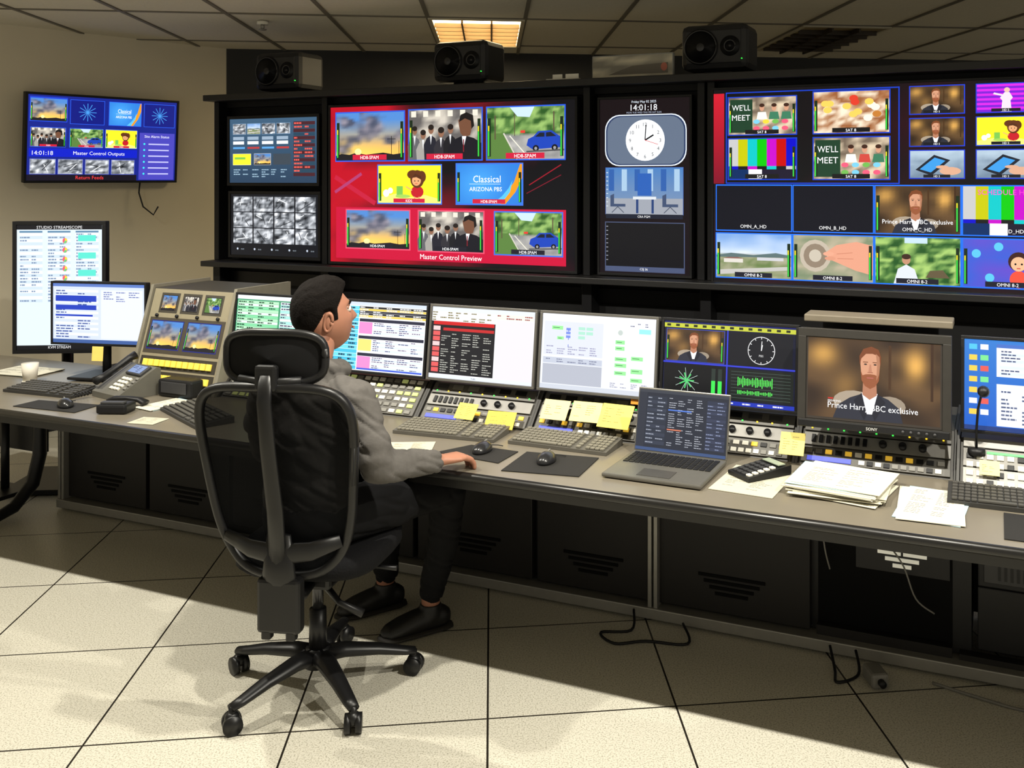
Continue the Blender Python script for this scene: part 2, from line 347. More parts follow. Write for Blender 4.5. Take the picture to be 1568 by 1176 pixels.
# ------------------------------------------------------------------ room
TA=R(6.8)
TM=Matrix.Rotation(TA,4,'Z')   # tile axes of the room
def nodes_floor():
    m=bpy.data.materials.new('raised_floor_tile'); m.use_nodes=True; nt=m.node_tree; b=nt.nodes['Principled BSDF']; N=nt.nodes.new; Lk=nt.links.new
    tc=N('ShaderNodeTexCoord'); sp=N('ShaderNodeSeparateXYZ'); Lk(tc.outputs['Object'],sp.inputs[0])
    masks=[]
    for ax in ('X','Y'):
        d=N('ShaderNodeMath'); d.operation='DIVIDE'; d.inputs[1].default_value=.61; Lk(sp.outputs[ax],d.inputs[0])
        f=N('ShaderNodeMath'); f.operation='FRACT'; Lk(d.outputs[0],f.inputs[0])
        s=N('ShaderNodeMath'); s.operation='SUBTRACT'; s.inputs[1].default_value=.5; Lk(f.outputs[0],s.inputs[0])
        a=N('ShaderNodeMath'); a.operation='ABSOLUTE'; Lk(s.outputs[0],a.inputs[0])
        g=N('ShaderNodeMath'); g.operation='GREATER_THAN'; g.inputs[1].default_value=.4945; Lk(a.outputs[0],g.inputs[0]); masks.append(g)
    mx=N('ShaderNodeMath'); mx.operation='MAXIMUM'; Lk(masks[0].outputs[0],mx.inputs[0]); Lk(masks[1].outputs[0],mx.inputs[1])
    n1=N('ShaderNodeTexNoise'); n1.inputs['Scale'].default_value=190; n1.inputs['Detail'].default_value=3; Lk(tc.outputs['Object'],n1.inputs['Vector'])
    cr=N('ShaderNodeValToRGB'); cr.color_ramp.elements[0].position=.34; cr.color_ramp.elements[0].color=lin((158,154,138)); cr.color_ramp.elements[1].position=.52; cr.color_ramp.elements[1].color=lin((206,202,188))
    Lk(n1.outputs['Fac'],cr.inputs[0])
    mc=N('ShaderNodeMix'); mc.data_type='RGBA'; mc.inputs[7].default_value=lin((34,30,24)); Lk(mx.outputs[0],mc.inputs[0]); Lk(cr.outputs[0],mc.inputs[6])
    Lk(mc.outputs[2],b.inputs['Base Color']); b.inputs['Roughness'].default_value=.34; b.inputs['Specular IOR Level'].default_value=.4
    return m
fm=nodes_floor()
f=MB(); f.box2((-10,-4,-.1),(9,12,0),fm); f.build('floor',TM@Matrix.Translation((-.011,3.04,0)))
CEIL=mat('ceiling_tile',(214,208,192),.9,noise_amt=.07,nscale=60,bump=.2)
TB=mat('ceiling_t_bar',(112,106,94),.6)
c=MB(); c.box2((-10,-6,2.74),(9,12,2.84),CEIL)
for k in range(-13,14):
    x=-.396+.61*k; c.box2((x-.012,-4,2.732),(x+.012,11,2.741),TB)
for k in range(-7,5):
    y=6.04+1.22*k; c.box2((-9,y-.012,2.733),(8.5,y+.012,2.741),TB)
c.build('ceiling',TM)
WALLM=mat('beige_wall_paint',(214,205,183),.85,noise_amt=.05,nscale=3)
DARKW=mat('charcoal_wall_paint',(50,51,53),.8,noise_amt=.1,nscale=5)
def wall(name,p,q,m,th=.12,z1=2.74):
    p=Vector((p[0],p[1],0));q=Vector((q[0],q[1],0)); d=q-p; a=math.atan2(d.y,d.x); L=d.length
    b=MB(); b.box2((0,0,0),(L,th,z1),m); return b.build(name,Matrix.Translation(p)@Matrix.Rotation(a,4,'Z'))
wall('wall_left',(-6.8,2.87),(-2.96,7.42),WALLM)
wall('wall_back',(-2.96,7.42),(6.2,8.51),DARKW)
b=MB(); b.box2((0,-.012,0),(5.9,0,.1),BLK,.002); b.build('baseboard_left',Matrix.Translation((-6.8,2.87,0))@Matrix.Rotation(math.atan2(4.55,3.84),4,'Z'))
# ceiling troffer lights
def troffer(p,q,lit):
    e=MB(); fr=mat('troffer_frame',(190,182,160),.5); 
    e.box2((0,0,-.012),(.61,.025,.004),fr);e.box2((0,1.195,-.012),(.61,1.22,.004),fr);e.box2((0,.025,-.012),(.025,1.195,.004),fr);e.box2((.585,.025,-.012),(.61,1.195,.004),fr)
    lm=mat('troffer_lit',(255,232,180),.5,emit=7.0,noise_amt=.02) if lit else mat('troffer_unlit',(150,134,100),.5,noise_amt=.02)
    e.box2((.025,.025,-.002),(.585,1.195,.002),lm)
    lv=mat('louver_lit',(150,120,80),.4) if lit else mat('louver_unlit',(60,50,36),.4)
    for i in range(1,3): e.box2((.025+i*.187-.006,.03,-.034),(.025+i*.187+.006,1.19,-.004),lv)
    for i in range(1,7): e.box2((.03,.025+i*.167-.008,-.032),(.58,.025+i*.167+.008,-.003),lv)
    e.build('ceiling_light',TM@Matrix.Translation((p,q,2.735)))
troffer(-.396,6.04,True); troffer(2.044,6.04,False)
d=MB(); d.cyl((0,0,0),(0,0,-.02),.035,WHT); d.cyl((0,0,-.02),(0,0,-.05),.012,ALU); d.cyl((0,0,-.05),(0,0,-.055),.025,ALU); d.build('ceiling_sprinkler',Matrix.Translation((-2.2,6.1,2.735)))

# ------------------------------------------------------------------ video wall structure
vb=MB(); VB=mat('video_wall_black',(12,12,14),.6,spec=.3)
SHB=mat('shelf_black',(27,26,26),.45)
vb.box2((-4.84,4.98,.0),(1.6,5.06,2.24),VB)
vb.box2((-4.86,4.78,2.235),(1.6,5.4,2.275),SHB,.004)
vb.box2((-4.84,4.74,1.145),(1.6,4.98,1.18),SHB,.004)
vb.box2((-4.84,4.93,2.20),(1.6,4.98,2.235),VB)
for s in (-4.82,-3.93,-2.12,-1.455,-1.40,.32,1.55): vb.box2((s-.02,4.86,1.18),(s+.02,4.98,2.235),BLK2,.003)
for s in (-4.82,-3.93,-2.12,-1.43,.32,1.55): vb.box2((s-.03,4.86,0),(s+.03,4.98,1.145),BLK2,.003)
vb.box2((-4.84,4.95,1.02),(1.6,4.98,1.10),BLK2)
vb.build('video_wall_rack',CM)

def tv(name,w,h,M,draw,bez=.012,depth=.05,stand=None,bcol=None,inner=None):
    mb=MB(); bc=bcol or BLK
    mb.box((0,depth/2,0),(w,depth,h),bc,.004)
    iw,ih=w-2*bez,h-2*bez
    cv=Canvas(mb,iw,ih,None,-.0005); cv.rect(0,0,1,1,(6,7,12)); draw(cv)
    mb.box2((-w/2,-.006,-h/2),(w/2,0,-h/2+bez*.9),bc,.001);mb.box2((-w/2,-.006,h/2-bez*.9),(w/2,0,h/2),bc,.001)
    mb.box2((-w/2,-.006,-h/2+bez*.9),(-w/2+bez*.9,0,h/2-bez*.9),bc,.001);mb.box2((w/2-bez*.9,-.006,-h/2+bez*.9),(w/2,0,h/2-bez*.9),bc,.001)
    if stand: stand(mb)
    return mb.build(name,M)

def d_tv1(c):
    c.grid(lambda u,v:mixc((185,10,34),(8,8,14),u*1.7+nz(u,v,4,1)*1.1-.2),20,12)
    c.line(.02,.45,.2,.62,.03,(190,30,60)); c.line(.02,.55,.14,.43,.02,(170,60,110)); c.line(.83,.5,.95,.38,.006,(150,20,40)); c.line(.82,.55,.95,.44,.005,(120,20,40))
    pic(c,.026,.04,.325,.345,im_fire,'HD8-SPAM',fr=(40,90,220)); pic(c,.347,.035,.645,.345,im_people,'HD8-SPAM',fr=(40,90,220)); pic(c,.667,.035,.962,.345,im_street,'HD8-SPAM',fr=(40,90,220))
    pic(c,.214,.38,.48,.615,im_yellow,'KIDS',fr=(60,110,220)); pic(c,.545,.375,.803,.615,im_classic,'HD8-SPAM',fr=(60,110,220))
    c.rect(.025,.645,.968,.975,(196,16,56))
    pic(c,.073,.665,.348,.905,im_fire,'HD8-SPAM',fr=(230,80,110),lc=(30,30,40)); pic(c,.388,.665,.652,.91,im_people,'HD8-SPAM',fr=(230,80,110),lc=(30,30,40)); pic(c,.698,.665,.953,.915,im_street,'HD8-SPAM',fr=(60,110,220),lc=(30,30,40))
    c.text('Master Control Preview',.52,.963,.045,(250,250,250),'c')
tv('video_wall_television',1.72,1.0,C(-3.035,4.86,1.685),d_tv1,.016)
def d_tv2(c):
    c.grid(lambda u,v:mixc((8,8,12),(70,8,24),nz(u,v,4,2)*1.2),6,5)
    c.rect(.0,.02,.035,.49,(200,25,45),(120,10,36))
    for u0,u1,v0,v1,fn in [(.05,.265,.045,.235,im_market),(.32,.545,.03,.235,im_food),(.05,.265,.26,.465,im_bars),(.32,.545,.26,.465,im_market)]:
        pic(c,u0,v0,u1,v1,fn,'SAT 8',lc=(20,20,20),fr=(20,60,190),fw=.006)
    c.frame(.04,.015,.575,.49,.006,(20,60,190))
    xs=[(.605,.755),(.79,.945)]
    for i,(a,b) in enumerate(xs):
        for j,fn in enumerate([[im_interview,im_interview,im_phone],[im_purple,im_yellow,im_phone]][i]):
            pic(c,a,.02+.155*j,b,.15+.155*j,fn,'HD 5' ,lc=(25,25,30),fr=(30,60,200),fw=.005,meters=False)
    c.rect(.965,.02,1,.16,(20,70,200)); c.text('Af',.97,.09,.05,(255,255,255),mw=.028); c.rect(.965,.17,1,.31,(200,215,225)); c.rect(.965,.33,1,.47,(120,160,90))
    for i in range(4):
        a=.01+i*.2475; b=a+.24
        fn=[None,None,im_interview,im_bars][i]
        if fn: pic(c,a,.5,b,.73,fn,fr=(30,110,240),fw=.006,meters=(i==2))
        else:
            c.rect(a-.003,.494,b+.003,.736,(30,110,240)); c.rect(a,.5,b,.73,(8,10,22))
        c.text(['OMN_A_HD','OMN_B_HD','OMN_C_HD','OMN_D_HD'][i],(a+b)/2,.722,.025,(240,240,240),'c')
        if i==2: c.text('Prince Harry BBC exclusive',a+.02,.69,.03,(250,250,250),mw=.2)
        if i==3: c.text('SCHEDULE HD03',a+.04,.54,.035,(240,60,200),mw=.18)
        pic(c,a,.75,b,.975,[im_land,im_hand,im_forest,im_kid][i],'OMNI 8-2',lc=(30,30,40),fr=(30,110,240),fw=.006)
tv('video_wall_television',1.66,1.03,C(-.56,4.84,1.685),d_tv2,.012)
def d_tv3(c):
    c.rect(0,0,1,1,(10,14,30))
    for i in range(4):
        for j in range(3): pic(c,.02+i*.245,.03+j*.325,.245+i*.245-.01,.31+j*.325,random.choice([im_land,im_street,im_people,im_fire,im_classic]),'FEED',fr=(30,90,230))
tv('video_wall_television',1.1,1.0,C(.95,4.86,1.685),d_tv3,.014)
def d_col(c):
    c.rect(0,0,1,1,(16,6,12)); c.text('Friday May 02 2025',.5,.028,.019,(220,230,240),'c'); c.text('14:01:18',.5,.068,.05,(240,245,250),'c'); c.text('MON TUE WED THU FRI SAT SUN',.5,.084,.014,(160,170,190),'c')
    q=c.sub(.06,.09,.97,.385)
    def rr(u0,v0,u1,v1,r,col):
        ru=r/q.asp(); P=[]
        for cx,cy,a0 in [(u1-ru,v0+r,-90),(u1-ru,v1-r,0),(u0+ru,v1-r,90),(u0+ru,v0+r,180)]:
            for k in range(7): a=R(a0+k*15); P.append((cx+ru*math.cos(a),cy+r*math.sin(a)))
        q.poly(P,col)
    rr(0,0,1,1,.3,(225,235,250)); rr(.012,.02,.988,.98,.29,(40,55,90)); rr(.03,.04,.97,.96,.28,(95,108,128))
    q.circ(.5,.5,.4,(245,248,250),36); 
    for k in range(12):
        a=R(k*30); A=q.asp(); q.text(str(k or 12),.5+.31*math.sin(a)/A,.5-.31*math.cos(a)+.04,.1,(20,20,30),'c')
    A=q.asp(); q.line(.5,.5,.5+.2*math.sin(R(60))/A,.5-.2*math.cos(R(60)),.03,(15,15,20)); q.line(.5,.5,.5+.02/A,.5-.3,.02,(15,15,20)); q.line(.5,.5,.5+.28*math.sin(R(108))/A,.5-.28*math.cos(R(108)),.01,(200,30,30))
    pic(c,.07,.395,.93,.66,im_studio,fr=(60,90,160),fw=.003,meters=False); c.rect(.07,.66,.93,.685,(25,30,45)); c.text('CRA PGM',.5,.68,.018,(240,240,240),'c')
    c.rect(.06,.705,.95,.99,(70,80,110)); c.rect(.07,.71,.94,.96,(14,14,18)); c.text('CSJ 36',.5,.984,.018,(240,240,240),'c')
    for k in range(9): c.rect(.075,.42+k*.024,.095,.425+k*.024,(200,210,220)); c.rect(.075,.73+k*.024,.095,.734+k*.024,(160,160,170))
tv('portrait_clock_monitor',.55,.99,C(-1.785,4.88,1.68),d_col,.014)
def d_up(c):
    c.rect(0,0,1,1,(60,90,116),(40,62,86))
    for i in range(4): pic(c,.04+i*.17,.08,.19+i*.17,.24,im_grey if i!=1 else im_land,fr=(120,150,180),fw=.006,meters=False)
    for i in range(4): c.rect(.04+i*.17,.28,.17+i*.17,.33,(150,170,190)); c.rect(.04+i*.17,.35,.17+i*.17,.4,(230,235,240))
    for i in range(4): c.rect(.04+i*.17,.44,.18+i*.17,.47,(180,60,60) if i%2 else (90,160,220)); 
    pic(c,.04,.55,.25,.72,lambda q:(q.rect(0,0,1,1,(240,235,50)),q.rect(.1,.3,.7,.5,(120,190,80))),fr=(200,200,200),fw=.005,meters=False)
    pic(c,.29,.55,.48,.72,im_fire,fr=(200,200,200),fw=.005,meters=False); c.rect(.51,.55,.71,.72,(60,70,80))
    rows(c,.74,.06,.98,.9,15,[(70,34,42),(40,68,88)],tc=(220,90,80),cell=2); rows(c,.04,.78,.7,.92,4,None,tc=(150,180,200),cell=6)
tv('wall_status_monitor',.755,.46,C(-4.345,4.86,1.905),d_up,.02)
def d_lo(c):
    c.rect(0,0,1,1,(14,17,24))
    for j in range(3):
        for i in range(4): pic(c,.03+i*.24,.04+j*.26,.255+i*.24,.285+j*.26,im_grey,fr=(30,34,44),fw=.004,meters=False)
    for i in range(5): c.circ(.08+i*.2,.9,.018,(190,200,215)); c.text('00:00',.12+i*.2,.915,.03,(150,160,170),mw=.06)
tv('security_camera_monitor',.755,.44,C(-4.335,4.86,1.42),d_lo,.02)
# speakers
def speaker(s,z):
    m=MB(); SB=mat('speaker_grey',(38,38,39),.5); w,h,dp=.375,.25,.26
    m.box((0,dp/2,0),(w,dp,h),SB,.035)
    m.box((0,-.002,0),(w-.07,.01,h-.07),SB,.004)
    m.cyl((-.07,0,0),(-.07,-.014,0),.098,BLK,seg=36); 
    def cone(x,z0,r):
        m.sweep([(x,-.016,z0),(x,-.017,z0),(x,-.006,z0)],[r,r*.92,r*.35],mat('driver_cone',(26,26,28),.4),32,side=(1,0,0)); m.ball((x,-.008,z0),(r*.36,.012,r*.36),mat('dust_cap',(40,40,42),.3))
        m.sweep([(x+r*math.cos(a*math.pi/12),-.016,z0+r*math.sin(a*math.pi/12)) for a in range(25)],.004,mat('driver_ring',(70,70,70),.4,.5),6)
    cone(-.07,0,.09); m.cyl((.095,0,0),(.095,-.012,0),.055,BLK,seg=28); cone(.095,0,.03)
    m.cyl((.158,0,-.07),(.158,-.008,-.07),.0035,mat('led_green',(60,240,80),emit=1))
    m.box((0,dp/2,-h/2-.018),(.16,.12,.036),BLK2,.004)
    m.build('studio_speaker',C(s,4.98,z))
for s in (-4.42,-3.02,-1.42): speaker(s,2.438)
m=MB(); MW=mat('reflection_strip_grey',(150,150,145),.25); m.box((0,.02,.0),(.48,.03,.13),MW,.004)
cv=Canvas(m,.47,.115,None,.004,PNT); cv.grid(lambda u,v:mixc((132,128,116),(216,208,184),.5+nz(u,v,3,31)*1.4),8,4); cv.poly([(.2,.9),(.5,.5),(.95,.4),(.95,.9)],(110,104,92)); cv.ell(.9,.6,.04,.2,(190,110,90))  # bright reflection painted onto the strip as matte tones
m.box((-.15,.04,-.04),(.02,.04,.06),BLK2);m.box((.15,.04,-.04),(.02,.04,.06),BLK2)
m.build('painted_reflection_strip',C(-1.865,4.9,2.346))
m=MB(); m.box((0,0,.014),(.06,.004,.035),WHT,.001);m.box((.09,0,.014),(.08,.004,.035),WHT,.001);m.box((.035,.01,.003),(.2,.05,.006),WHT,.001); m.build('label_holder',C(-2.28,4.82,2.276))

# left wall television
def d_left(c):
    c.rect(0,0,1,1,(20,34,130))
    c.rect(.01,.02,.245,.31,(30,60,200)); pic(c,.015,.04,.24,.3,im_fire,fr=(30,80,220),fw=.006)
    for u,fn in ((.265,im_starb),(.52,im_classic),(.765,im_starb)): pic(c,u,.04,u+.22,.32,fn,fr=(40,90,230),fw=.006,meters=False)
    for u,fn in ((.02,im_people),(.265,im_street),(.5,im_yellow)): pic(c,u,.38,u+.215,.6,fn,'PGM',fr=(40,90,230),fw=.006)
    c.rect(.01,.62,.72,.72,(12,30,190)); c.text('14:01:18',.03,.7,.07,(240,240,240)); c.text('Master Control Outputs',.46,.705,.06,(240,240,240),'c')
    for i in range(4): pic(c,.02+i*.175,.75,.175+i*.175,.92,im_grey,fr=(120,130,200),fw=.005,meters=False)
    c.rect(.735,.4,.99,.99,(70,66,178)); c.text('Site Alarm Status',.86,.46,.045,(240,240,250),'c',.2)
    for k in range(6): c.circ(.77,.54+k*.075,.012,(60,230,230)); c.rect(.8,.533+k*.075,.95,.549+k*.075,(190,190,240))
    c.rect(0,.93,.72,1,(20,16,30)); c.text('Return Feeds',.4,.985,.06,(240,60,60),'c')
LA=math.degrees(math.atan2(.763,.646))
TVM=Matrix.Translation((-3.49,6.63,1.995))@Matrix.Rotation(R(LA),4,'Z')@Matrix.Rotation(R(4),4,'X')
def st_wall(mb): mb.box((0,.07,0),(.3,.06,.25),BLK2,.004)
tv('wall_television',1.02,.605,TVM,d_left,.016,.045,st_wall)
mb=MB(); mb.sweep([(0,0,0),(.0,-.02,-.1),(.03,-.02,-.2),(.1,-.01,-.26),(.13,0,-.2)],.006,BLK,6); mb.build('hanging_cable',Matrix.Translation((-3.36,6.86,1.72)))

# ------------------------------------------------------------------ console
DT=mat('desk_laminate',(116,109,96),.33,noise_amt=.08,nscale=8)
EDGE=mat('desk_edge_black',(24,23,22),.3)
CABM=mat('cabinet_door',(27,25,24),.5,noise_amt=.08,spec=.3)
con=MB()
con.box2((-5.3,2.775,.70),(1.6,3.62,.73),DT)
con.sweep([(-5.3,2.775,.714),(1.6,2.775,.714)],[(.016,.017)]*2,EDGE,10,side=(0,0,1))
con.box2((-5.3,2.79,.665),(1.6,2.83,.70),EDGE)
con.box2((-4.5,3.54,.06),(-.08,4.0,.70),BLK); con.box2((.36,3.54,.06),(1.6,4.0,.70),BLK); con.box2((-.08,3.9,.06),(.36,4.0,.70),BLK)
con.box2((-4.52,3.46,.012),(1.6,3.56,.055),ALU,.004)
doors=[-4.49,-3.92,-3.38,-2.86,-2.34,-1.76,-1.235,-.62,-.13,.42,.97,1.58]
SL=mat('vent_slot',(4,4,4),.6,spec=.1)
HD=mat('recess_handle',(96,90,78),.3,.4)
for i in range(len(doors)-1):
    a,b=doors[i]+.012,doors[i+1]-.012
    if i==7:
        con.box2((a,3.535,.06),(b,3.54,.68),SL); con.box2((a,3.5,.055),(b,3.54,.09),CABM); 
        continue
    if i==8:
        con.box2((a,3.5,.055),(b,3.54,.075),CABM); continue
    con.box2((a,3.5,.065),(b,3.54,.685),CABM,.004)
    m_=(a+b)/2
    con.box2((m_-.07,3.494,.6),(m_+.07,3.502,.635),HD,.006)
    con.box2((m_-.06,3.491,.60),(m_+.02,3.4935,.615),SL)
    for k in range(4): con.box2((m_-.13+k*.022,3.4965,.2-k*.022),(m_+.13-k*.022,3.5005,.212-k*.022),SL)
for s in (-4.5,-1.235,): con.box2((s-.02,3.47,.05),(s-.004,3.53,.70),ALU,.003); con.box2((s+.004,3.47,.05),(s+.02,3.53,.70),ALU,.003)
LEG=BLK2
def leg(s):
    con.sweep([(s,3.02,.02),(s,3.12,.035),(s,3.26,.07),(s,3.36,.16),(s,3.40,.3),(s,3.40,.5),(s,3.38,.69)],[(.025,.015),(.03,.02),(.03,.03),(.03,.035),(.03,.035),(.03,.03),(.03,.04)],LEG,12,side=(1,0,0))
    con.box2((s-.03,2.9,.66),(s+.03,3.5,.70),LEG,.004)
leg(-4.56); leg(-5.2)
con.box2((-5.2,3.42,.3),(-4.56,3.45,.6),BLK)
con.build('control_console_desk',CM)
# rack pods under monitors
def RB(c): return mat('rack_grey_%d'%c,(c,c-2,c-6),.45,.2)
bays=[-3.82,-3.27,-2.73,-2.21,-1.69,-1.18,-.65,-.12,.42,.96,1.5]
for i in range(len(bays)-1):
    a,b=bays[i],bays[i+1]
    if i==0: continue
    m=MB(); big=(i>=7); t0=3.24 if big else 3.31
    prof=[(t0,.7305),(t0+.13,.86),(t0+.24,.866),(3.78,.866),(3.78,.7305)]
    m.prism(prof,a+.012,b-.012,mat('rack_shell',(58,55,50),.45),'x')
    for e in (a+.005,b-.005): m.prism([(t0-.012,.7305),(t0+.122,.868),(t0+.24,.874),(3.79,.874),(3.79,.7305)],e-.0045,e+.0045,mat('rack_side_black',(40,38,35),.45),'x')
    w=b-a-.03; FM=Matrix.Translation(((a+b)/2,t0+.064,.7965))@Matrix.Rotation(R(-45),4,'X')
    hh=.18
    def fb(u,v,du,dv,mt,th=.006,bev=.001): m.box(((u-.5)*w,-th/2,(.5-v)*hh),(du*w,th,dv*hh),mt,bev,FM)
    if i in (3,4,5,6):
        fb(.5,.16,.98,.27,RB(98)); fb(.5,.47,.98,.27,RB(136)); fb(.5,.81,.98,.33,RB(86))
        for k in range(8): fb(.08+k*.05,.47,.028,.16,BLK,.012)
        for k in range(3): m.cyl(((.55+k*.13-.5)*w,-.004,(.03)*hh),((.55+k*.13-.5)*w,-.018,(.03)*hh),.013,BLK2,M=FM,seg=16)
        for k in range(14): fb(.06+k*.067,.74,.045,.09,random.choice([BLK,WHT,GRY,mat('amber_key',(240,190,60),emit=.4)]),.010)
        fb(.2,.9,.3,.1,mat('lcd_blue',(70,80,190),emit=.5),.009)
        for k in range(10): fb(.42+k*.055,.9,.04,.09,random.choice([WHT,GRY,BLK]),.010)
        for k in range(6): fb(.1+k*.15,.12,.1,.12,random.choice([BLK,DGR,GRY]),.009)
        for k in range(9): fb(.06+k*.11,.24,.012,.03,random.choice([mat('led_g',(60,230,80),emit=1.5),mat('led_y',(250,200,40),emit=1.5)]),.009)
    elif i in (1,2):
        fb(.5,.5,.98,.95,RB(84))
        for r in range(6):
            for k in range(12): fb(.07+k*.078,.1+r*.16,.055,.09,random.choice([mat('key_lime',(190,200,120),emit=.25),WHT,GRY]),.011)
    elif i==7:
        fb(.5,.1,.98,.18,RB(160)); fb(.5,.4,.98,.36,RB(124)); fb(.5,.8,.98,.38,RB(146))
        fb(.35,.29,.4,.05,mat('label_green',(90,190,110),emit=.2),.008)
        for r in range(4):
            for k in range(16): fb(.05+k*.06,.38+r*.17,.04,.10,WHT if (r+k)%5 else BLK,.011)
    else:
        fb(.5,.5,.98,.95,RB(52))
        for r in range(2):
            for k in range(10): fb(.12+k*.08,.2+r*.28,.05,.07,mat('led_r',(240,40,40),emit=1.5) if k%2 else DGR,.010)
        for r in range(2):
            for k in range(8): fb(.1+k*.1,.7+r*.15,.06,.08,BLK,.011)
    m.build('equipment_rack_pod',CM)
# tower of small monitors (leftmost pod)
m=MB(); m.prism([(3.30,.7305),(3.44,1.19),(3.78,1.19),(3.78,.7305)],-3.80,-3.285,mat('rack_shell',(58,55,50),.45),'x')
for e in (-3.807,-3.282): m.prism([(3.285,.7305),(3.43,1.205),(3.79,1.205),(3.79,.7305)],e-.009,e+.009,mat('rack_side_grey',(125,120,106),.5),'x')
FM=Matrix.Translation((-3.542,3.37,.961))@Matrix.Rotation(-math.atan2(.14,.458),4,'X')
m.box((0,-.002,0),(.5,.006,.47),mat('tower_face',(138,130,108),.5),.002,FM)
cv=Canvas(m,.49,.46,FM,-.006,SCR)
cvp=Canvas(m,.49,.46,FM,-.0055,PNT)
for k in range(3): cvp.rect(.1+k*.28,.03,.34+k*.28,.24,(60,56,48)); pic(cv,.13+k*.28,.06,.31+k*.28,.21,[im_fire,im_people,im_street][k],fr=(20,20,25),fw=.006,meters=False)
cvp.rect(.02,.29,.98,.66,(66,60,50))
for k in range(2): pic(cv,.06+k*.47,.33,.46+k*.47,.61,im_fire,fr=(30,40,120),fw=.01)
for r in range(2):
    cvp.rect(.02,.69+r*.15,.98,.82+r*.15,(50,46,40))
    for k in range(12): m.box(((.1+k*.073-.5)*.49,-.011,(.5-(.755+r*.15))*.46),(.026,.01,.03),mat('key_yellow',(235,205,80),emit=.5),.001,FM)
for k in range(4): m.cyl(((.1+.26*k-.5)*.49,-.006,(.5-.27)*.46),((.1+.26*k-.5)*.49,-.014,(.5-.27)*.46),.008,BLK2,M=FM,seg=12)
m.build('preview_monitor_tower',CM)

W_=(240,242,245)
def d_m1(c):
    c.rect(0,0,1,1,(70,150,110)); c.rect(0,0,1,.06,(225,230,235))
    rows(c,.01,.08,.48,.97,20,[(180,235,190),(220,245,225),(130,215,160)],tc=(30,70,50),cell=4)
    rows(c,.5,.08,.99,.5,10,[(235,240,245),(170,230,220)],tc=(60,70,90),cell=3); rows(c,.5,.53,.99,.97,11,[(60,65,75),(80,85,95)],tc=(230,190,90),cell=3)
def d_m2(c):
    c.rect(0,0,1,1,W_); c.rect(0,0,1,.05,(205,215,230))
    rows(c,0,.06,.3,.99,16,[(110,215,235),(70,190,220)],tc=(20,60,90),cell=3)
    rows(c,.3,.06,1,.22,5,[(30,30,34),(230,200,80),(50,50,60)],tc=(230,230,230),cell=5)
    for j in range(3):
        v=.24+j*.25; c.rect(.31,v,.99,v+.045,(40,42,60)); c.rect(.31,v+.05,.45,v+.22,[(250,140,200),(250,220,120),(250,140,200)][j]); rows(c,.46,v+.05,.99,v+.22,6,[(250,250,250),(215,235,250)],tc=(90,80,120),cell=4)
    c.rect(.31,.96,.99,.985,(60,90,210))
def d_m3(c):
    c.rect(0,0,1,1,(236,232,240)); c.rect(0,0,1,.06,(220,225,230)); rows(c,.0,.06,.62,.2,4,[(225,225,225)],tc=(120,110,60),cell=8)
    c.rect(.0,.2,.63,.94,(26,26,28)); c.rect(.02,.2,.62,.25,(200,30,30)); c.rect(.12,.29,.62,.33,(190,40,40))
    rows(c,.1,.36,.62,.92,18,None,tc=(190,190,180),cell=5,th=.35); 
    for j in range(9): c.rect(.02,.27+j*.073,.09,.33+j*.073,(220,90,90) if j%3 else (240,200,200))
    c.rect(.64,.14,.99,.95,(228,222,240)); rows(c,.64,.06,.99,.13,2,[(225,225,215)],tc=(150,60,60),cell=4); c.rect(0,.95,1,1,(220,225,235)); c.text('Traffic',.42,.985,.03,(40,40,50))
def d_m4(c):
    c.rect(0,0,1,1,(226,230,238)); c.rect(0,0,1,.05,(245,245,250)); c.rect(.02,.1,.55,.55,(214,218,228)); c.rect(.02,.58,.55,.66,(190,196,210))
    for u,v,w,h in [(.09,.16,.1,.05),(.14,.3,.06,.04),(.66,.3,.08,.05),(.66,.38,.08,.05),(.66,.52,.1,.05),(.8,.5,.1,.05),(.66,.6,.1,.05),(.8,.66,.1,.06),(.66,.7,.1,.05),(.8,.78,.1,.05)]: c.rect(u,v,u+w,v+h,(150,235,150)); c.rect(u+.01,v+.02,u+w*.7,v+.028,(60,110,70))
    for k in range(5): c.rect(.33+(k%2)*.07,.16+(k//2)*.06,.39+(k%2)*.07,.2+(k//2)*.06,(170,220,200))
    for k in range(3): c.rect(.22,.18+k*.05,.26,.215+k*.05,(120,140,220)); c.rect(.24,.2+k*.1,.245,.24+k*.1,(60,90,200))
    rows(c,.04,.42,.53,.54,4,None,tc=(150,150,180),cell=5); rows(c,.04,.59,.53,.65,2,None,tc=(120,125,150),cell=5)
    c.rect(.02,.67,.55,.93,(176,180,192)); c.circ(.7,.2,.05,(240,245,240)); c.circ(.7,.2,.035,(190,200,195)); rows(c,.78,.06,.97,.12,2,None,tc=(120,120,140),cell=3)
    c.rect(.86,.14,.96,.2,(150,230,240)); c.rect(0,.94,1,1,(200,205,215)); rows(c,.62,.85,.98,.92,3,None,tc=(150,150,170),cell=4)
